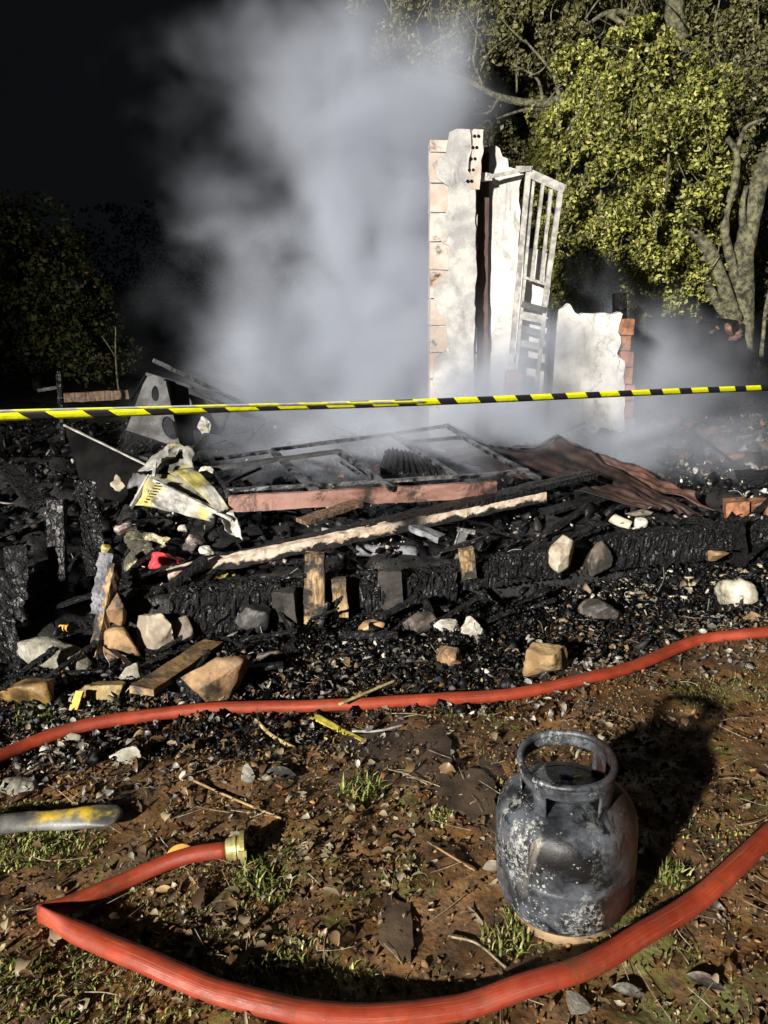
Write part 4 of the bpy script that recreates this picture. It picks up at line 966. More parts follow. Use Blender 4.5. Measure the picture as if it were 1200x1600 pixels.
for k in range(150):
    q = region(rs, 1, -1.6, 3.6, 2.4, 5.0, lambda x, y: sst(-.55, -.2, sl(x, y)[0]) * sst(.35, .1, sl(x, y)[0]) * fade(x, y))[0]; a = rs.normal(.3, .5) if k % 3 else rs.uniform(0, math.pi); L = rs.uniform(.06, .32)
    inn = sl(q[0], q[1])[0] > 0; d = A3([math.cos(a) * L, math.sin(a) * L, rs.uniform(-.02, .12)]); w = rs.uniform(.008, .035)
    ps.append(bar(q + A3([0, 0, .03 + .04 * inn]), q + d + A3([0, 0, .03 + .04 * inn]), w, w * rs.uniform(.3, 1), amp=.005, ns=.02, cs=2, seed=k, crack=.004 if w > .02 else 0, ragged=.03))
V, Fs, UV = merge(ps); tag(obj('charred_splinters', V, Fs, MT['char'], uv=UV), 'charred splinters and broken battens tangled over the sill', kind='stuff')
ps = []
for k in range(26):
    q = region(rs, 1, -2.0, 3.6, 2.4, 5.5, lambda x, y: sst(-.7, -.3, sl(x, y)[0]) * sst(1.2, .5, sl(x, y)[0]) * fade(x, y))[0]
    pts = [q + A3([0, 0, .05])]; a = rs.uniform(0, 6.28)
    for _ in range(4): a += rs.normal(0, .7); pts.append(pts[-1] + A3([math.cos(a) * .06, math.sin(a) * .06, rs.normal(0, .025)]))
    ps.append(tube(spline(pts, 5), .0016, 4))
V, Fs, UV = merge(ps); tag(obj('burnt_wires', V, Fs, MT['pale_metal'], uv=UV), 'thin burnt wires curling out of the debris', kind='stuff')
def flk2(x, y):
    s, l = sl(x, y); return sst(.1, .3, s) * sst(2.2, 1.2, s) * sst(0, .5, l) * (.15 + sst(.1, .5, n2(x, y, .25, 78))) * fade(x, y)
p = region(rs, 700, -2, 4.0, 3.2, 6, flk2); n = len(p); sz = np.minimum(rs.gamma(1.6, .009, n) + .005, .05); p[:, 2] += .05
o = scatter('mortar_crumbs', CHIPS + SHARDS, p, sz[:, None] * rs.uniform(.5, 1.5, (n, 3)), rand_rot(rs, n), palette(rs, n, [(.6, .58, .52), (.35, .32, .27), (.2, .18, .16)], [1.5, 2, 3]), MT['loose_bits'], rs=rs)
tag(o, 'white mortar crumbs among the burnt debris inside the house', kind='stuff')
# beige rubble right
def rub(x, y):
    s, l = sl(x, y); return sst(-.55, -.2, s) * sst(.0, -.05, s) * sst(1.9, 2.7, l + .5 * n2(x, y, .3, 8)) * fade(x, y)
p = region(rs, 200, .8, 4.6, 3.0, 5.2, rub); n = len(p); sz = np.minimum(rs.gamma(2, .016, n) + .012, .09); p[:, 2] += .015
o = scatter('masonry_rubble', CHIPS + SHARDS, p, sz[:, None] * A3([1, 1, .6]) * rs.uniform(.6, 1.4, (n, 3)), rand_rot(rs, n, .7), palette(rs, n, [(.5, .44, .32), (.38, .32, .22), (.55, .52, .45), (.20, .15, .10)], [2, 3, 1, 2]), MT['loose_bits'], rs=rs)
tag(o, 'beige masonry rubble below the long beam at the right', kind='stuff')
def rub2(x, y):
    return np.exp(-((x - 1.5) / 1.5) ** 2 - ((y - 6.4) / .7) ** 2) + np.exp(-((x - 3.2) / 1.0) ** 2 - ((y - 6.0) / .9) ** 2)
p = region(rs, 1500, -.5, 5.5, 5.2, 8, rub2); n = len(p); sz = np.minimum(rs.gamma(2, .03, n) + .02, .16); p[:, 2] += .02
o = scatter('brick_rubble', CHIPS + SHARDS, p, sz[:, None] * A3([1, 1, .7]) * rs.uniform(.6, 1.4, (n, 3)), rand_rot(rs, n, .9), palette(rs, n, [(.13, .10, .08), (.20, .09, .05), (.04, .035, .03), (.34, .31, .28)], [3, 2, 6, .7]), MT['loose_bits'], rs=rs)
tag(o, 'brick and plaster rubble heaped at the foot of the standing walls', kind='stuff')

# leaf litter, crumbs, pebbles in the foreground
def litk(x, y):
    s, l = sl(x, y); m_ = .25 + .9 * sst(-.25, .5, n2(x, y, .45, 61)); m_ = m_ * (1 - .8 * np.exp(-((x - .35) / .30) ** 2 - ((y - 2.35) / .3) ** 2))
    m_ = m_ * (1 - .75 * np.exp(-((x - .25) / .22) ** 2 - ((y - 1.75) / .3) ** 2))
    return m_ * sst(-.25, -.6, s) * fade(x, y) * .75
p = region(rs, 9500, -2.3, 3.0, .75, 4.4, litk); n = len(p); sz = np.minimum(rs.gamma(1.6, .009, n) + .006, .06); p[:, 2] += .010 + rs.uniform(0, .012, n)
LC = [(.075, .040, .018), (.13, .085, .045), (.21, .17, .11), (.035, .020, .011), (.27, .24, .18), (.22, .09, .03)]
o = scatter('leaf_litter', LEAVES, p, sz[:, None] * rs.uniform(.8, 1.2, (n, 3)), rand_rot(rs, n, .38), palette(rs, n, LC, [4, 4, 3.5, 4, 1.0, .5]), MT['dead_leaf'], rs=rs)
tag(o, 'dead brown and grey leaves littering the wet soil', kind='stuff')
p = region(rs, 15000, -1.6, 2.4, .75, 4.2, lambda x, y: sst(-.2, -.6, sl(x, y)[0]) * fade(x, y) * (.3 + .7 * sst(-.4, .4, n2(x, y, .2, 66)))); n = len(p); sz = np.minimum(rs.gamma(1.8, .0035, n) + .002, .024); p[:, 2] += sz * .2
o = scatter('soil_crumbs', SHARDS, p, sz[:, None] * rs.uniform(.6, 1.4, (n, 3)), rand_rot(rs, n), palette(rs, n, [(.14, .07, .028), (.07, .038, .018), (.24, .14, .06), (.30, .24, .15)], [4, 3, 3, .15]), MT['loose_bits'], rs=rs)
tag(o, 'small crumbs of soil and grit on the ground', kind='stuff')
# twigs
ps = []
for k in range(230):
    q = region(rs, 1, -1.4, 2.2, .8, 3.6, lambda x, y: sst(-.2, -.5, sl(x, y)[0]) * fade(x, y))[0]; a = rs.uniform(0, 2 * math.pi); L = rs.uniform(.04, .16)
    e = q[:2] + A3([math.cos(a), math.sin(a)]) * L; mid = (q[:2] + e) / 2 + rs.uniform(-.006, .006, 2)
    f3 = lambda v: A3([v[0], v[1], T(v[0], v[1]) + .014 + rs.uniform(0, .012)])
    ps.append(tube(spline([f3(q[:2]), f3(mid), f3(e)], 3), rs.uniform(.0007, .0018), 4))
V, Fs, UV = merge(ps); tag(obj('twigs', V, Fs, MT['twig']), 'thin dry twigs and stalks scattered on the soil', kind='stuff')
def stick(pts, r, mat, label, name='stick', cat='stick', group='sticks on the ground', lift=.016):
    V, Fs, UV = tube(spline([G(*q) + A3([0, 0, lift]) for q in pts], 6), r, 6); return tag(obj(name, V, Fs, MT[mat], smooth=True), label, cat, group)
stick([(303, 1226), (360, 1252), (440, 1286)], .0045, 'brown_chip', 'straight brown stick right of the yellowed pipe piece')
stick([(668, 1322), (700, 1342), (742, 1368)], .0035, 'brown_chip', 'thin brown stick left of the gas cylinder')
stick([(700, 1470), (745, 1482), (790, 1520)], .0035, 'twig', 'pale root stick in front of the gas cylinder')
stick([(68, 1332), (100, 1315), (135, 1303)], .003, 'twig', 'pale straight stick below the yellowed pipe piece')
stick([(142, 1145), (112, 1100), (98, 1050)], .008, 'brown_wood', 'dark brown twig standing among the left stones')
# straw stalks crossing the hose
stick([(620, 1088), (575, 1108), (530, 1128)], .006, 'straw', 'dry straw stalk lying across the upper hose', 'stalk', 'stalk', 'dry stalks', .075)
stick([(400, 1130), (425, 1155), (462, 1176)], .008, 'straw', 'dry straw stalk curving below the upper hose, leftmost', 'stalk', 'stalk', 'dry stalks')
stick([(435, 1128), (470, 1140), (512, 1162)], .006, 'straw', 'thin dry stalk left of the yellow leaf blade', 'stalk', 'stalk', 'dry stalks')
stick([(550, 1148), (590, 1148), (632, 1138)], .005, 'pale_metal', 'whitish stalk right of the yellow leaf blade', 'stalk', 'stalk', 'dry stalks')
V, Fs, UV = patch([G(484, 1134) + A3([0, 0, .03]), G(572, 1168) + A3([0, 0, .02]), G(576, 1165) + A3([0, 0, .02]), G(496, 1128) + A3([0, 0, .04])], 10, 4, .006, .05, 3, .002)
tag(obj('yellow_leaf_blade', V, Fs, MT['yellow_blade'], smooth=True), 'long bright yellow leaf blade just below the upper hose', 'leaf')
# pale single leaves and chips
def bigleaf(px, py, L, w, yaw, tilt, mat, label, g='large fallen leaves'):
    p_ = G(px, py); s_ = pxw(p_, L)
    u = np.linspace(-1, 1, 13); hw = (1 - np.abs(u) ** 2.2) * w / 2 / L * s_
    V = []
    for a, h in zip(u, hw):
        for b in (-1, 0, 1): V.append([a * s_ / 2, b * h, .12 * s_ * (1 - a * a) * .5 + abs(b) * h * .35])
    V = A3(V) @ rot(tilt, 0, yaw).T + p_ + A3([0, 0, .018])
    Fs = [[i * 3 + j, i * 3 + j + 1, (i + 1) * 3 + j + 1, (i + 1) * 3 + j] for i in range(12) for j in (0, 1)]
    return tag(obj('fallen_leaf', V, Fs, MT[mat], smooth=True), label, 'leaf', g)
bigleaf(340, 1535, 42, 22, 1.9, .9, 'mortar_slab', 'pale leaf standing up inside the lower hose loop')
bigleaf(435, 1222, 56, 30, .2, .2, 'mortar_slab', 'broad pale grey leaf right of the straight brown stick')
bigleaf(257, 1400, 30, 14, 0, .1, 'tan_stone', 'small pale leaf below the upper run of the short hose')
bigleaf(388, 1222, 22, 40, .3, .2, 'mortar_slab', 'narrow grey leaf left of the broad pale leaf')
bigleaf(280, 1340, 44, 20, .5, .3, 'orange_tile', 'orange brown leaf just above the short hose run')
bigleaf(650, 1040, 40, 14, .1, .1, 'mortar_slab', 'grey leaf on the charcoal above the upper hose')
bigleaf(1100, 1420, 60, 24, -.5, .1, 'mortar_slab', 'long grey leaf right of the lower hose near the grass')
bigleaf(980, 1560, 50, 22, -.4, .1, 'mortar_slab', 'grey green leaf in the lower right corner, left one', )
bigleaf(1100, 1545, 60, 24, -.5, .1, 'grey_stone', 'grey green leaf in the lower right corner, right one')
bigleaf(900, 1580, 40, 40, .9, .2, 'mortar_slab', 'pale leaf beyond the bottom of the lower hose')
bigleaf(770, 1365, 34, 22, .1, .1, 'white_stone', 'pale chip against the left foot of the gas cylinder')
a_ = G(116, 1118); V, Fs, UV = bar(a_ + A3([0, 0, .02]), a_ + A3([.012, .05, .075]), .032, .012, amp=.002, ns=.01, cs=2)
tag(obj('orange_tile_piece', V, Fs, MT['orange_tile']), 'small orange yellow tile shard standing by the mossy stones', 'tile')
stone(68, 1172, 20, 14, 'orange_tile', 'tiny orange crumb left above the upper hose', 'orange_crumb', 'crumb', seed=303)
stone(99, 988, 20, 14, 'orange_tile', 'orange crumb above the long mortar slab', 'orange_crumb', 'crumb', seed=304)

# ================================================================== GRASS
def blades(centres, name, label, seed, cols):
    rs = np.random.RandomState(seed); Vs, Fs, Cs = [], [], []; n0 = 0
    for (x, y, r, cnt, hmin, hmax) in centres:
        for _ in range(cnt):
            a = rs.uniform(0, 2 * math.pi); d = r * math.sqrt(rs.uniform()); bx, by = x + math.cos(a) * d, y + math.sin(a) * d
            b = A3([bx, by, float(T(bx, by)) - .003]); h = rs.uniform(hmin, hmax); w = rs.uniform(.0012, .0035)
            yaw = rs.uniform(0, 2 * math.pi); ln = rs.uniform(.2, 1.3); dr = A3([math.cos(yaw), math.sin(yaw), 0]); sd = A3([-dr[1], dr[0], 0]) * w
            m1 = b + A3([0, 0, h * .6]) + dr * h * ln * .25; t = b + A3([0, 0, h * (1.0 - ln * .3)]) + dr * h * ln * .8
            Vs += [b - sd, b + sd, m1 - sd * .8, m1 + sd * .8, t]; Fs += [[n0, n0 + 1, n0 + 3], [n0, n0 + 3, n0 + 2], [n0 + 2, n0 + 3, n0 + 4]]
            c_ = A3(cols[rs.randint(len(cols))]) * rs.uniform(.7, 1.3); Cs += [c_] * 5; n0 += 5
    return tag(obj(name, A3(Vs), A3(Fs), MT['grass'], cols=A3(Cs)), label, kind='stuff')
GC = [(.14, .18, .035), (.24, .27, .07), (.36, .37, .15), (.09, .14, .03), (.28, .24, .09)]
cen = []
for (px, py, r, cnt, h0, h1) in [(565, 1245, .07, 160, .02, .07), (400, 1385, .06, 150, .02, .065), (430, 1400, .05, 90, .01, .04), (1050, 1375, .04, 100, .02, .06), (830, 1430, .07, 200, .01, .05), (790, 1480, .06, 120, .01, .04),
        (30, 1310, .16, 1600, .008, .032), (110, 1330, .10, 300, .006, .025), (60, 1120, .10, 700, .01, .04), (150, 1120, .05, 200, .008, .03), (120, 1060, .06, 110, .015, .05), (690, 1280, .04, 80, .01, .03),
        (1100, 1095, .09, 260, .006, .022), (560, 1560, .09, 160, .008, .035), (420, 1540, .08, 150, .01, .04), (480, 1500, .08, 130, .008, .03), (40, 1560, .16, 420, .006, .03), (1040, 1280, .10, 120, .006, .025), (200, 1600, .15, 350, .006, .03), (1130, 1300, .1, 120, .006, .02), (640, 1360, .05, 60, .008, .02), (760, 1225, .05, 60, .006, .02)]:
    q = G(px, py); cen.append((q[0], q[1], r, cnt, h0, h1))
blades(cen, 'grass_tufts', 'small tufts of yellow green grass in the mud', 5, GC)
rs = np.random.RandomState(55); q = region(rs, 1000, -1.5, 2.0, .75, 3.0, lambda x, y: sst(-.5, -1.0, sl(x, y)[0]) * fade(x, y) * (.08 + sst(.1, .6, n2(x, y, .35, 91))))
blades([(a[0], a[1], .03, 9, .004, .022) for a in q], 'short_grass', 'short mossy grass thinly covering the soil', 6, [(.09, .10, .03), (.15, .15, .05), (.22, .19, .08)])

# ================================================================== HOSES
def ground_path(pts, r, n=10, sag=0):
    c = spline([A3([*G(*q)[:2], 0]) for q in pts], n); c[:, 2] = T(c[:, 0], c[:, 1])
    k = np.ones(9) / 9; z_ = np.convolve(np.pad(c[:, 2], 4, mode='edge'), k, 'valid'); c[:, 2] = z_ + r * .95 + .006; return c
hu = ground_path([(-160, 1262), (-60, 1222), (40, 1180), (130, 1150), (250, 1131), (400, 1118), (560, 1113), (700, 1106), (830, 1092), (960, 1060), (1080, 1015), (1200, 1000), (1330, 990)], .030)
V, Fs, UV = tube(hu, .0275 + .0015 * vnoise(hu, .3, 4), 24, .86); tag(obj('fire_hose', V, Fs, MT['hose_rubber'], uv=UV, smooth=True), 'red fire hose crossing the whole view in front of the ruin', 'hose')
lowpts = [(1330, 1200), (1260, 1270), (1200, 1322), (1110, 1405), (1000, 1480), (900, 1535), (790, 1575), (680, 1602), (560, 1608), (440, 1594), (340, 1568), (230, 1524), (140, 1486), (66, 1450)]
hl = ground_path(lowpts, .031)
n_ = len(hl); t = np.arange(n_) / (n_ - 1); kink = sst(.93, 1.0, t)
rad = np.stack([.0290 - .020 * kink, .0235 + .006 * kink], -1); hl[:, 2] += .010 * kink
lh = thing('fire_hose', A3([hl[-1][0], hl[-1][1], 0]), 'red fire hose looping round the gas cylinder with a sharp kink and brass coupling', 'hose')
V, Fs, UV = tube(hl, rad, 24); obj('hose_run', V, Fs, MT['hose_rubber'], lh, uv=UV, smooth=True)
hs = ground_path([(62, 1450), (130, 1424), (200, 1394), (270, 1366), (356, 1348)], .026)
n_ = len(hs); t = np.arange(n_) / (n_ - 1); kink = 1 - sst(0, .30, t); rad = np.stack([.0240 - .015 * kink, .0215 + .008 * kink], -1); hs[:, 2] += .012 * t + .010 * kink
V, Fs, UV = tube(hs, rad, 24); obj('hose_end_run', V, Fs, MT['hose_rubber'], lh, uv=UV, smooth=True)
e, d_ = hs[-1], nrm(hs[-1] - hs[-4])
prof = [(-.004, .022), (0, .029), (.018, .0315), (.020, .036), (.026, .037), (.028, .033), (.036, .034), (.038, .045), (.050, .046), (.052, .040), (.052, .030), (.030, .028)]
V, Fs, UV = tube(A3([e + d_ * q[0] for q in prof]), A3([[q[1], q[1]] for q in prof]), 28, caps=True); 
cpl = obj('coupling', V, Fs, MT['brass'], lh, smooth=False)
for a in (0.3, 0.3 + math.pi):
    s_ = nrm(np.cross(d_, [0, 0, 1])); v_ = np.cross(s_, d_); rd = s_ * math.cos(a) + v_ * math.sin(a)
    barobj('coupling_lug', e + d_ * .034 + rd * .044, e + d_ * .056 + rd * .044, .018, .010, MT['brass'], lh, up=tuple(rd))
# scorched gutter pipe at the left
gp = spline([G(-60, 1315) + A3([0, 0, .05]), G(40, 1306) + A3([0, 0, .05]), G(120, 1300) + A3([0, 0, .05]), G(192, 1290) + A3([0, 0, .04])], 10)
m_ = len(gp); tt = np.linspace(0, 1, m_); rad = np.stack([.036 + .012 * sst(.4, .9, tt) - .034 * sst(.92, 1, tt) ** 2, .024 - .017 * sst(.75, 1, tt)], -1)
V, Fs, UV = tube(gp, rad, 24); V = V + A3([0, 0, 1]) * (.003 * fbm(V, .04, 2, 3))[:, None]
tag(obj('burnt_pipe', V, Fs, MT['yellowed_pipe'], smooth=True, origin=A3([gp[len(gp)//2][0], gp[-1][1], 0])), 'grey flattened pipe piece stained yellow, at the left edge', 'pipe')

# ================================================================== GAS CYLINDER
base = G(894, 1458); gz = base[2] - .012
cyl = thing('gas_cylinder', (base[0], base[1] + .10, gz), 'scorched blue grey gas cylinder standing upright in the mud', 'gas cylinder')
o3 = A3(cyl.location)
tiltm = rot(R(1.5), R(-3.0), 0)
def lathe(prof, n=64):
    V = []; 
    for r, z in prof:
        th = np.arange(n) * 2 * np.pi / n; V.append(np.stack([np.cos(th) * r, np.sin(th) * r, np.full(n, z)], -1))
    m_ = len(prof); Fs = [[i * n + j, i * n + (j + 1) % n, (i + 1) * n + (j + 1) % n, (i + 1) * n + j] for i in range(m_ - 1) for j in range(n)]
    return np.concatenate(V), Fs
def cput(name, V, Fs, mat, smooth=True, dent=0):
    V = A3(V, float)
    if dent: V = V * (1 + (dent * fbm(V, .16, 3, 3) * (np.hypot(V[:, 0], V[:, 1]) > .05))[:, None] * A3([1, 1, .3]))
    return obj(name, V @ tiltm.T + o3, Fs, MT[mat], cyl, smooth=smooth)
prof = [(.02, .030), (.09, .033), (.125, .040), (.152, .058), (.170, .082), (.1785, .112), (.180, .150), (.1803, .205), (.1820, .209), (.1820, .217), (.1803, .221), (.1803, .275), (.1800, .310), (.1765, .335), (.168, .356), (.152, .373), (.130, .385), (.100, .394), (.06, .400), (.02, .402)]
pp = []
for a, b in zip(prof[:-1], prof[1:]):
    for k in range(2): pp.append((a[0] + (b[0] - a[0]) * k / 2, a[1] + (b[1] - a[1]) * k / 2))
pp.append(prof[-1]); pp = [(r_ * .975, z_ * .925) for r_, z_ in pp]; V, Fs = lathe(pp, 80); cput('body', V, Fs, 'scorched_steel', dent=.005)
V, Fs = lathe([(.128, .0), (.134, .0), (.136, .03), (.132, .058), (.127, .058), (.130, .03), (.128, .0)]); cput('foot_ring', V, Fs, 'rust_ring')
# collar shell with cut-outs
n = 96; zs = np.linspace(.345, .458, 14); V = []; Fs = []; ids = {}
def collar_solid(th, z):
    d = math.degrees(th) % 360
    if z > .426: return True
    if 214 < d < 232 or 300 < d < 322 or 20 < d < 40 or 150 < d < 172 or 322 <= d < 352: return True
    if z < .362 and not (232 < d < 300): return True
    return False
for s_, off in ((0, .0), (1, -.004)):
    for j, z in enumerate(zs):
        for i in range(n):
            r_ = .112 + off + .004 * math.sin((z - .372) * 20); th = 2 * math.pi * i / n; ids[(i, j, s_)] = len(V); V.append([math.cos(th) * r_, math.sin(th) * r_, z])
sol = lambda i, j: 0 <= j < len(zs) - 1 and collar_solid(2 * math.pi * (i % n + .5) / n, (zs[j] + zs[j + 1]) / 2)
for i in range(n):
    for j in range(len(zs) - 1):
        if not sol(i, j): continue
        i1 = (i + 1) % n; q = [(i, j), (i1, j), (i1, j + 1), (i, j + 1)]
        Fs.append([ids[(*k, 0)] for k in q]); Fs.append([ids[(*k, 1)] for k in q[::-1]])
        for (di, dj), (e0, e1) in zip([(0, -1), (1, 0), (0, 1), (-1, 0)], [(0, 1), (1, 2), (2, 3), (3, 0)]):
            if not sol(i + di, j + dj): Fs.append([ids[(*q[e1], 0)], ids[(*q[e0], 0)], ids[(*q[e0], 1)], ids[(*q[e1], 1)]])
cput('collar', V, Fs, 'scorched_steel')
th = np.linspace(0, 2 * np.pi, 65); V, Fs, UV = tube(A3([[.1135 * math.cos(a), .1135 * math.sin(a), .460 + .002 * math.sin(3 * a)] for a in th]), .0085, 10, caps=False); cput('rim', V, Fs, 'scorched_steel')
V, Fs = lathe([(.026, .365), (.026, .385), (.014, .387), (.014, .402), (.017, .404), (.017, .412), (.006, .414), (.001, .415)], 20); cput('valve', V, Fs, 'scorched_steel')
V, Fs, UV = tube([[.0, 0, .397], [.04, .01, .397]], .007, 8); cput('valve_outlet', V, Fs, 'brass')

# ================================================================== TAPE
def ribbon(pts, w, tilt, name, mat, parent, droop=.0, u0=0):
    c = spline(pts, 24); m_ = len(c); d = np.linalg.norm(np.diff(c, axis=0), axis=1); L = np.concatenate([[0], np.cumsum(d)]) + u0
    V = []; UV = []
    for i in range(m_):
        a = nrm(c[min(i + 1, m_ - 1)] - c[max(i - 1, 0)]); s_ = nrm(np.cross(a, [0, 0, 1])); v_ = np.cross(s_, a)
        tl = tilt(i / (m_ - 1)); dv = v_ * math.cos(tl) + s_ * math.sin(tl); nn_ = np.cross(a, dv)
        for k, b in enumerate((-.5, -.17, .17, .5)):
            V.append(c[i] + dv * w * b + nn_ * .002 * (k in (1, 2)))
            UV.append((L[i], b + .5))
    V = A3(V); n4 = len(V); V = np.concatenate([V, V + A3([0, .0006, .0004])]); UV = A3(UV + UV)
    Fs = []
    for i in range(m_ - 1):
        for k in range(3):
            q = [i * 4 + k, (i + 1) * 4 + k, (i + 1) * 4 + k + 1, i * 4 + k + 1]; Fs.append(q); Fs.append([x_ + n4 for x_ in q[::-1]])
        for k in (0, 3): Fs.append([i * 4 + k, (i + 1) * 4 + k, (i + 1) * 4 + k + n4, i * 4 + k + n4])
    return obj(name, V, Fs, MT[mat], parent, uv=UV, smooth=True)
tape = thing('barrier_tape', P(600, 632, 3.5), 'yellow and black striped barrier tape stretched across the view', 'tape')
TY = lambda px: 2.72 / (1 - (px / 1200.0) * (1 - 2.72 / 4.5))
tpts = [(-400, 672), (-200, 662), (0, 652), (200, 645), (400, 637), (600, 631), (800, 623), (1000, 614), (1200, 606), (1330, 601)]
ribbon([P(x, y, TY(max(x, -400))) for x, y in tpts], .042, lambda t: .75 - .25 * t, 'tape_strip', 'tape_face', tape, u0=-.06)
ribbon([P(x, y - 6 * (1 - max(0, x) / 640), TY(x) - .010) for x, y in [(-400, 670), (-200, 659), (0, 650), (200, 643), (400, 636), (600, 630), (660, 628)]], .030, lambda t: .9, 'folded_strip', 'tape_back_sheen', tape, u0=.02)

# ================================================================== TREES
def branch(pts, r0, r1, mat='pale_bark', parent=None, name='branch', n=8, sides=10, seed=0):
    c = spline(pts, n); m_ = len(c); c = c + .012 * np.stack([vnoise(c, .25, seed), vnoise(c, .25, seed + 1), c[:, 0] * 0], -1)
    V, Fs, UV = tube(c, np.linspace(r0, r1, m_), sides); dn = fbm(V, .10, seed, 3); V = V + A3([1, 1, 0]) * (dn * r0 * .18)[:, None]
    return obj(name, V, Fs, MT[mat], parent, smooth=True)
def crown(name, blobs, count, size, cols, wts, parent, seed, clump=.28, thr=.0, mat='foliage', hole=.5):
    """leaves in sprays through the crown's volume; blobs: (px, py, Y, rx_px, ry_px, depth)"""
    rs = np.random.RandomState(seed); tot = sum(b[3] * b[4] for b in blobs); Ps = []
    for (px, py, Y, rx, ry, dp) in blobs:
        k = int(count * rx * ry / tot); c_ = P(px, py, Y); sx = pxw(c_, rx); sy = pxw(c_, ry)
        g_ = rs.normal(size=(k * 3, 3)); g_ /= np.linalg.norm(g_, axis=1, keepdims=True); g_ *= rs.uniform(.15, 1, (len(g_), 1)) ** .45
        q = g_ * A3([sx, dp, sy]) + c_; f_ = vnoise(q, clump, seed) + .5 * vnoise(q, clump * .45, seed + 3); q = q[f_ > thr][:k]; Ps.append(q)
    p = np.concatenate(Ps); n_ = len(p)
    tone = .5 + .5 * vnoise(p, .5, seed + 9); c = palette(rs, n_, cols, wts, .35)
    c = c * (0.75 + .5 * tone)[:, None]
    s_ = rs.uniform(.55, 1.35, n_) * size
    return scatter(name, [tinyleaf(b, w) for b in (-.15, .1, .25) for w in (.5, .7)], p, s_[:, None] * np.ones((n_, 3)), rand_rot(rs, n_), c, MT[mat], parent, rs=rs)
YG = [(.30, .32, .07), (.42, .43, .11), (.17, .19, .05), (.52, .50, .20), (.06, .065, .02), (.15, .10, .04)]
OL = [(.13, .13, .045), (.20, .195, .08), (.28, .26, .12), (.07, .07, .03), (.34, .33, .22)]

t1 = thing('bushy_tree', P(980, 640, 9.6) * A3([1, 1, 0]), 'bright yellow green bushy tree behind the white wall', 'tree', 'trees behind the ruin')
branch([P(1000, 600, 9.7), P(1010, 420, 9.6), P(1025, 290, 9.4), P(1035, 210, 9.4)], .05, .02, parent=t1, name='trunk')
branch([P(1015, 400, 9.5), P(1035, 330, 9.0), P(1042, 290, 8.75), P(1044, 240, 8.7)], .030, .012, parent=t1, seed=2)
branch([P(1028, 300, 9.3), P(1070, 310, 9.0), P(1095, 295, 8.8)], .015, .008, parent=t1, seed=3)
branch([P(940, 560, 9.6), P(930, 420, 9.5), P(942, 270, 9.2)], .03, .012, parent=t1, seed=4)
crown('crown', [(905, 235, 9.4, 80, 70, .6), (870, 205, 9.6, 45, 40, .4), (880, 310, 9.5, 70, 60, .6), (900, 390, 9.5, 60, 60, .6), (930, 455, 9.6, 75, 40, .5), (1010, 455, 9.6, 80, 40, .5), (1000, 390, 9.3, 90, 60, .7), (960, 310, 9.1, 80, 70, .7), (1045, 320, 9.3, 75, 70, .7), (1085, 400, 9.5, 55, 60, .5),
    (1095, 270, 9.5, 45, 60, .5), (990, 215, 9.2, 85, 70, .7), (1070, 200, 9.5, 60, 60, .6), (970, 130, 9.6, 75, 60, .6), (1035, 120, 9.7, 70, 60, .6), (1000, 70, 9.9, 60, 40, .5), (1110, 150, 9.8, 45, 50, .5), (850, 260, 9.7, 30, 60, .4), (1060, 470, 9.7, 50, 30, .4), (930, 170, 9.6, 60, 50, .5), (1125, 330, 9.8, 30, 50, .4), (875, 400, 9.6, 45, 50, .5), (880, 455, 9.8, 40, 40, .4), (850, 190, 9.8, 30, 30, .3), (905, 110, 9.8, 50, 40, .4)],
      60000, .056, YG, [3, 3, 3, 1.2, 2.5, .8], t1, 21, thr=.14, clump=.20)
t2 = thing('spreading_tree', P(1120, 640, 11.5) * A3([1, 1, 0]), 'tall olive tree with bare limbs spreading over the top of the view', 'tree', 'trees behind the ruin')
branch([P(1130, 560, 11.6), P(1105, 300, 11.2), P(1065, 110, 10.6), P(1050, -60, 10.4)], .17, .10, parent=t2, name='trunk')
lim = [([(1085, 200, 11.0), (980, 165, 10.4), (895, 155, 10.1), (840, 162, 10.0), (780, 152, 9.9), (735, 128, 9.8), (700, 115, 9.8)], .07, .014),
       ([(900, 155, 10.1), (870, 178, 9.9), (830, 170, 9.8), (775, 185, 9.8)], .03, .008), ([(905, 150, 10.1), (880, 105, 10.0), (862, 75, 10.0)], .032, .010), ([(875, 155, 10.1), (860, 110, 10.0), (820, 62, 10.0)], .026, .008),
       ([(850, 160, 10.), (838, 122, 9.9), (800, 100, 9.9)], .02, .006), ([(885, 152, 10.), (882, 110, 9.9), (890, 50, 9.9)], .016, .006), ([(780, 152, 9.9), (765, 175, 9.8), (740, 178, 9.8)], .018, .006),
       ([(760, 145, 9.9), (740, 100, 9.8), (742, 70, 9.8)], .016, .005), ([(1060, 90, 10.6), (1000, 30, 10.2), (950, 20, 10.1), (900, 50, 10.0), (860, 60, 9.9)], .04, .010), ([(950, 20, 10.1), (1000, 60, 9.9), (1020, 90, 9.8)], .03, .01),
       ([(735, 128, 9.8), (715, 132, 9.8), (690, 128, 9.8)], .014, .005), ([(930, 158, 10.2), (925, 100, 10.0), (905, 60, 9.9)], .022, .008), ([(700, 120, 9.8), (665, 90, 9.8), (650, 40, 9.8)], .012, .004), ([(640, 95, 9.9), (690, 60, 9.8), (760, 40, 9.8)], .012, .006),
       ([(745, 200, 9.8), (765, 190, 9.8), (770, 240, 9.8)], .012, .005)]
for k, (pts, a, b) in enumerate(lim): branch([P(*q) for q in pts], a * 1.1, b * 1.3, parent=t2, seed=k)
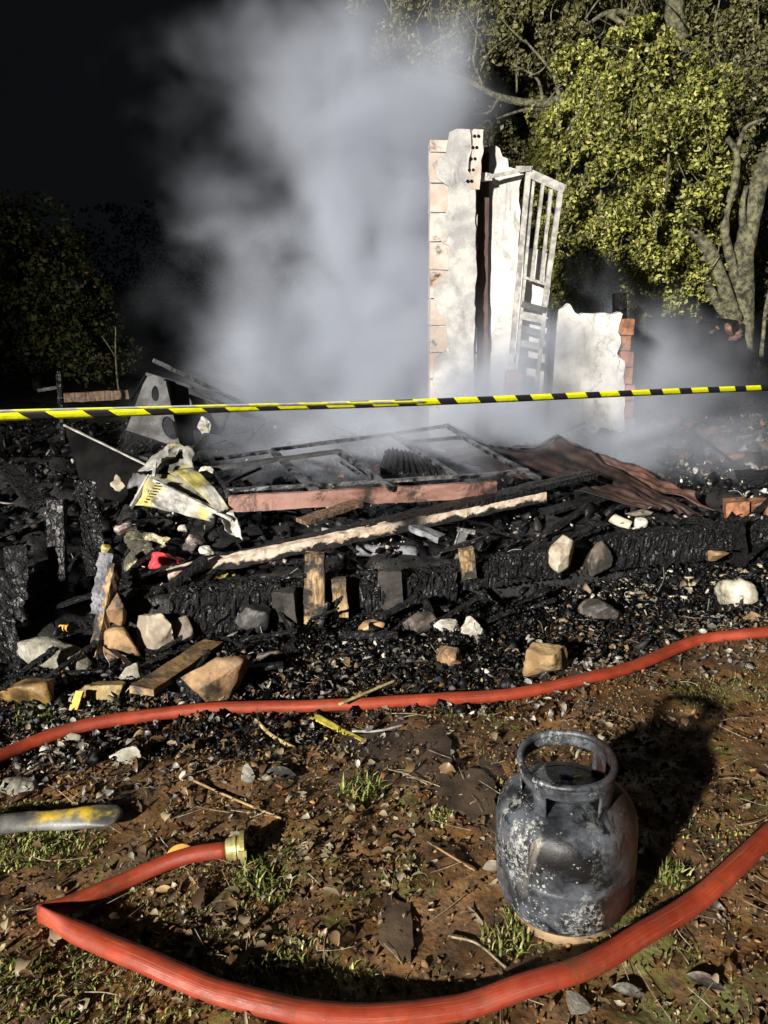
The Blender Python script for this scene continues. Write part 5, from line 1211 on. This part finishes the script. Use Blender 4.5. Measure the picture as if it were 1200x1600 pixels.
crown('crown', [(760, 60, 10.6, 150, 70, .8), (900, 40, 10.8, 150, 80, .8), (640, 30, 10.6, 90, 55, .7), (1050, 40, 11.0, 120, 90, .8), (1150, 80, 11.0, 100, 130, .8), (760, 110, 10.8, 110, 70, .8), (880, 130, 11.0, 100, 80, .8), (800, 230, 11.2, 80, 80, .7), (720, 10, 10.4, 180, 40, .6), (700, 90, 10.2, 90, 50, .5), (820, 70, 10.2, 110, 50, .5), (620, 60, 10.4, 60, 40, .4)],
      52000, .062, OL, [3, 3, 1.6, 3, .6], t2, 22, thr=.16)
rs = np.random.RandomState(78)
for k in range(24):                                  # pale stems and sprays inside the bushy crown
    x0, y0 = rs.uniform(870, 1110), rs.uniform(200, 470); a = rs.uniform(-2.1, -1.0); L_ = rs.uniform(40, 110); Y0 = rs.uniform(8.7, 9.2)
    x1, y1 = x0 + math.cos(a) * L_, y0 + math.sin(a) * L_
    branch([P(x0, y0, Y0), P((x0 + x1) / 2 + rs.uniform(-10, 10), (y0 + y1) / 2 + rs.uniform(-10, 10), Y0 - .05), P(x1, y1, Y0)], rs.uniform(.007, .014), .003, parent=t1, seed=300 + k, sides=6, name='twig', n=5)
rs = np.random.RandomState(77)
for k in range(60):                                  # thin bare twigs through the upper canopy
    x0, y0 = rs.uniform(600, 1180), rs.uniform(10, 190); a = rs.uniform(-2.6, -.5); L_ = rs.uniform(40, 110); Y0 = rs.uniform(9.7, 10.2)
    x1, y1 = x0 + math.cos(a) * L_, y0 + math.sin(a) * L_
    branch([P(x0, y0, Y0), P((x0 + x1) / 2 + rs.uniform(-12, 12), (y0 + y1) / 2 + rs.uniform(-12, 12), Y0 - .1), P(x1, y1, Y0 - .1)], rs.uniform(.008, .016), .003, parent=t2, seed=200 + k, sides=6, name='twig', n=5)
t3 = thing('forked_tree', P(1150, 640, 9.4) * A3([1, 1, 0]), 'pale forked tree trunks at the right edge above the burnt wall stump', 'tree', 'trees behind the ruin')
branch([P(1156, 620, 9.3), P(1158, 500, 9.3), P(1162, 400, 9.3), P(1180, 310, 9.3), P(1200, 240, 9.3)], .16, .08, parent=t3, name='trunk', sides=14)
for k, (pts, a, b) in enumerate([([(1150, 500, 9.2), (1128, 440, 9.1), (1108, 390, 9.1), (1078, 355, 9.1)], .085, .06), ([(1145, 505, 9.25), (1112, 455, 9.2), (1098, 400, 9.2)], .065, .04), ([(1160, 480, 9.3), (1140, 400, 9.2), (1133, 340, 9.1), (1147, 290, 9.1), (1150, 240, 9.1), (1135, 215, 9.1)], .06, .028),
        ([(1150, 240, 9.1), (1165, 200, 9.1), (1195, 185, 9.1)], .03, .012), ([(1165, 380, 9.3), (1160, 330, 9.2), (1165, 290, 9.2)], .05, .02), ([(1190, 560, 9.3), (1196, 480, 9.4), (1215, 420, 9.4)], .025, .015), ([(1185, 300, 9.3), (1210, 200, 9.3)], .06, .04)]):
    branch([P(*q) for q in pts], a, b, parent=t3, seed=30 + k)
crown('crown', [(1185, 250, 9.9, 60, 120, .6), (1150, 150, 9.9, 70, 90, .6), (1190, 430, 10.2, 40, 80, .5)], 6500, .06, OL, [3, 3, 1.6, 3, .8], t3, 23, thr=.15)
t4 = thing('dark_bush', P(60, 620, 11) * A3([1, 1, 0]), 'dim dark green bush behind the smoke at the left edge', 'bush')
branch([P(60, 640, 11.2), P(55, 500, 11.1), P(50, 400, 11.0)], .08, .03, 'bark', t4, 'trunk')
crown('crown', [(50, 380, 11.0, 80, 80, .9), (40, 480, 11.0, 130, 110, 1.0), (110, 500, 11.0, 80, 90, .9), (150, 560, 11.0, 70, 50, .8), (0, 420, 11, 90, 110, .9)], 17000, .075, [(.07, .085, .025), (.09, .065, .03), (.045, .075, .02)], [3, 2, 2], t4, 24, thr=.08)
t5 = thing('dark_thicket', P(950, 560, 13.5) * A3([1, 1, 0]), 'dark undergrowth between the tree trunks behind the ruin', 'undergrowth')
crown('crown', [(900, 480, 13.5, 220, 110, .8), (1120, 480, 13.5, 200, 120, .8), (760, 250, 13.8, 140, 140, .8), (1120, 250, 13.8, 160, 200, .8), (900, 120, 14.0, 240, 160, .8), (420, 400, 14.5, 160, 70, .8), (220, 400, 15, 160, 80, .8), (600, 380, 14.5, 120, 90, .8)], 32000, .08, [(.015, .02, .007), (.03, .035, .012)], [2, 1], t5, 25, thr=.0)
t6 = thing('hanging_twigs', P(250, 560, 9) * A3([1, 1, 0]), 'thin bare stem standing beside the left bush', 'sapling')
branch([P(186, 620, 9.2), P(182, 560, 9.1), P(180, 510, 9.1)], .012, .006, parent=t6, name='stem'); branch([P(183, 560, 9.1), P(170, 540, 9.1), P(158, 525, 9.1)], .008, .003, parent=t6, name='stem')

# ================================================================== SMOKE
nt = bpy.data.node_groups.new('smoke_field', 'GeometryNodeTree')
nt.interface.new_socket('Geometry', in_out='OUTPUT', socket_type='NodeSocketGeometry')
def N(k, **kw):
    q = nt.nodes.new(k)
    for a, b in kw.items(): setattr(q, a, b)
    return q
def L(a, b):
    if isinstance(a, (int, float)): b.default_value = a
    elif isinstance(a, (tuple, list)): b.default_value = a
    else: nt.links.new(a, b)
def mth(op, a, b=0.0):
    q = N('ShaderNodeMath', operation=op); L(a, q.inputs[0]); L(b, q.inputs[1]); return q.outputs[0]
pos = N('GeometryNodeInputPosition').outputs[0]
nz = N('ShaderNodeTexNoise'); L(pos, nz.inputs['Vector']); nz.inputs['Scale'].default_value = 1.1; nz.inputs['Detail'].default_value = 4
off = N('ShaderNodeVectorMath', operation='MULTIPLY_ADD'); L(nz.outputs['Color'], off.inputs[0]); off.inputs[1].default_value = (1.6, 1.2, 1.6)
sub = N('ShaderNodeVectorMath', operation='ADD'); L(pos, sub.inputs[0]); sub.inputs[1].default_value = (-.8, -.6, -.8); L(sub.outputs[0], off.inputs[2])
wp = off.outputs[0]
SM = [  # px, py, Y, rx(px), ry(px), depth m, strength
    (640, 570, 7.2, 100, 100, .9, 1.6), (640, 450, 7.5, 95, 110, .8, 1.5), (595, 300, 7.8, 105, 110, .8, 1.2), (590, 160, 8.0, 105, 85, .8, 1.1), (690, 130, 8.0, 50, 45, .5, .7), (530, 380, 7.7, 60, 60, .5, .45), (490, 90, 8.2, 90, 65, .7, .45), (675, 190, 7.8, 55, 50, .5, .9), (690, 330, 7.7, 50, 70, .5, .7), (610, 60, 8.3, 50, 40, .5, .35),
    (540, 610, 6.9, 140, 60, .8, .8), (440, 400, 7.8, 80, 50, .5, .36), (335, 290, 7.8, 55, 38, .4, .36), (310, 370, 7.8, 70, 32, .4, .30), (430, 570, 7.2, 130, 70, .6, .34), (530, 480, 7.6, 90, 80, .6, .5), (360, 470, 7.4, 120, 90, .6, .13), (300, 150, 8.2, 130, 110, .7, .10), (380, 600, 6.6, 110, 50, .5, .30), (470, 220, 8.0, 70, 80, .6, .28),
    (720, 662, 5.6, 150, 34, .5, 1.5), (900, 665, 5.7, 140, 38, .5, 1.3), (920, 600, 6.9, 140, 60, .4, .8), (930, 610, 6.05, 80, 50, .2, .5), (1010, 560, 7.2, 110, 70, .5, .55), (940, 480, 7.6, 70, 40, .4, .5), (1070, 650, 5.6, 130, 65, .4, .60), (980, 690, 5.3, 110, 30, .3, .5), (690, 705, 4.9, 100, 24, .3, 1.0), (560, 695, 5.1, 150, 26, .3, .8), (840, 600, 5.85, 100, 50, .25, .40), (700, 620, 5.85, 60, 40, .2, .4), (420, 650, 6.0, 110, 30, .4, .45)]
acc = None
for (px, py, Y, rx, ry, dp, st) in SM:
    c_ = P(px, py, Y); sx, sy = pxw(c_, rx), pxw(c_, ry)
    a = N('ShaderNodeVectorMath', operation='SUBTRACT'); L(wp, a.inputs[0]); a.inputs[1].default_value = tuple(c_)
    b = N('ShaderNodeVectorMath', operation='MULTIPLY'); L(a.outputs[0], b.inputs[0]); b.inputs[1].default_value = (1 / sx, 1 / dp, 1 / sy)
    c = N('ShaderNodeVectorMath', operation='DOT_PRODUCT'); L(b.outputs[0], c.inputs[0]); L(b.outputs[0], c.inputs[1])
    e = mth('MULTIPLY', mth('POWER', 2.718, mth('MULTIPLY', c.outputs['Value'], -1.0)), st)
    acc = e if acc is None else mth('ADD', acc, e)
n2_ = N('ShaderNodeTexNoise'); L(pos, n2_.inputs['Vector']); n2_.inputs['Scale'].default_value = 1.35; n2_.inputs['Detail'].default_value = 5; n2_.inputs['Roughness'].default_value = .55; n2_.inputs['Distortion'].default_value = .5
mr = N('ShaderNodeMapRange'); L(n2_.outputs['Fac'], mr.inputs[0]); mr.inputs[1].default_value = .32; mr.inputs[2].default_value = .68; mr.inputs[3].default_value = -.10; mr.inputs[4].default_value = 1.9
dn = mth('MAXIMUM', mth('SUBTRACT', mth('MULTIPLY', acc, mr.outputs[0]), .035), 0.0)
dn = mth('MULTIPLY', dn, 1.9)
vc = N('GeometryNodeVolumeCube'); L(dn, vc.inputs['Density']); vc.inputs['Min'].default_value = (-4.2, 4.3, -.1); vc.inputs['Max'].default_value = (4.4, 9.6, 5.3)
vc.inputs['Resolution X'].default_value = 190; vc.inputs['Resolution Y'].default_value = 90; vc.inputs['Resolution Z'].default_value = 130
m = bpy.data.materials.new('smoke'); m.use_nodes = True
pv = m.node_tree.nodes.new('ShaderNodeVolumePrincipled'); pv.inputs['Density'].default_value = 1.0; pv.inputs['Color'].default_value = (.77, .83, .97, 1)
for q in list(m.node_tree.nodes):
    if q.type == 'BSDF_PRINCIPLED': m.node_tree.nodes.remove(q)
    elif q.type == 'OUTPUT_MATERIAL': m.node_tree.links.new(pv.outputs[0], q.inputs['Volume'])
sg = N('GeometryNodeSetMaterial'); L(vc.outputs[0], sg.inputs[0]); sg.inputs['Material'].default_value = m
L(sg.outputs[0], N('NodeGroupOutput').inputs[0])
vd = bpy.data.volumes.new('smoke'); sm = bpy.data.objects.new('smoke', vd); C.objects.link(sm); vd.materials.append(m)
md = sm.modifiers.new('smoke', 'NODES'); md.node_group = nt
tag(sm, 'pale blue smoke billowing up from the ruin', kind='stuff')
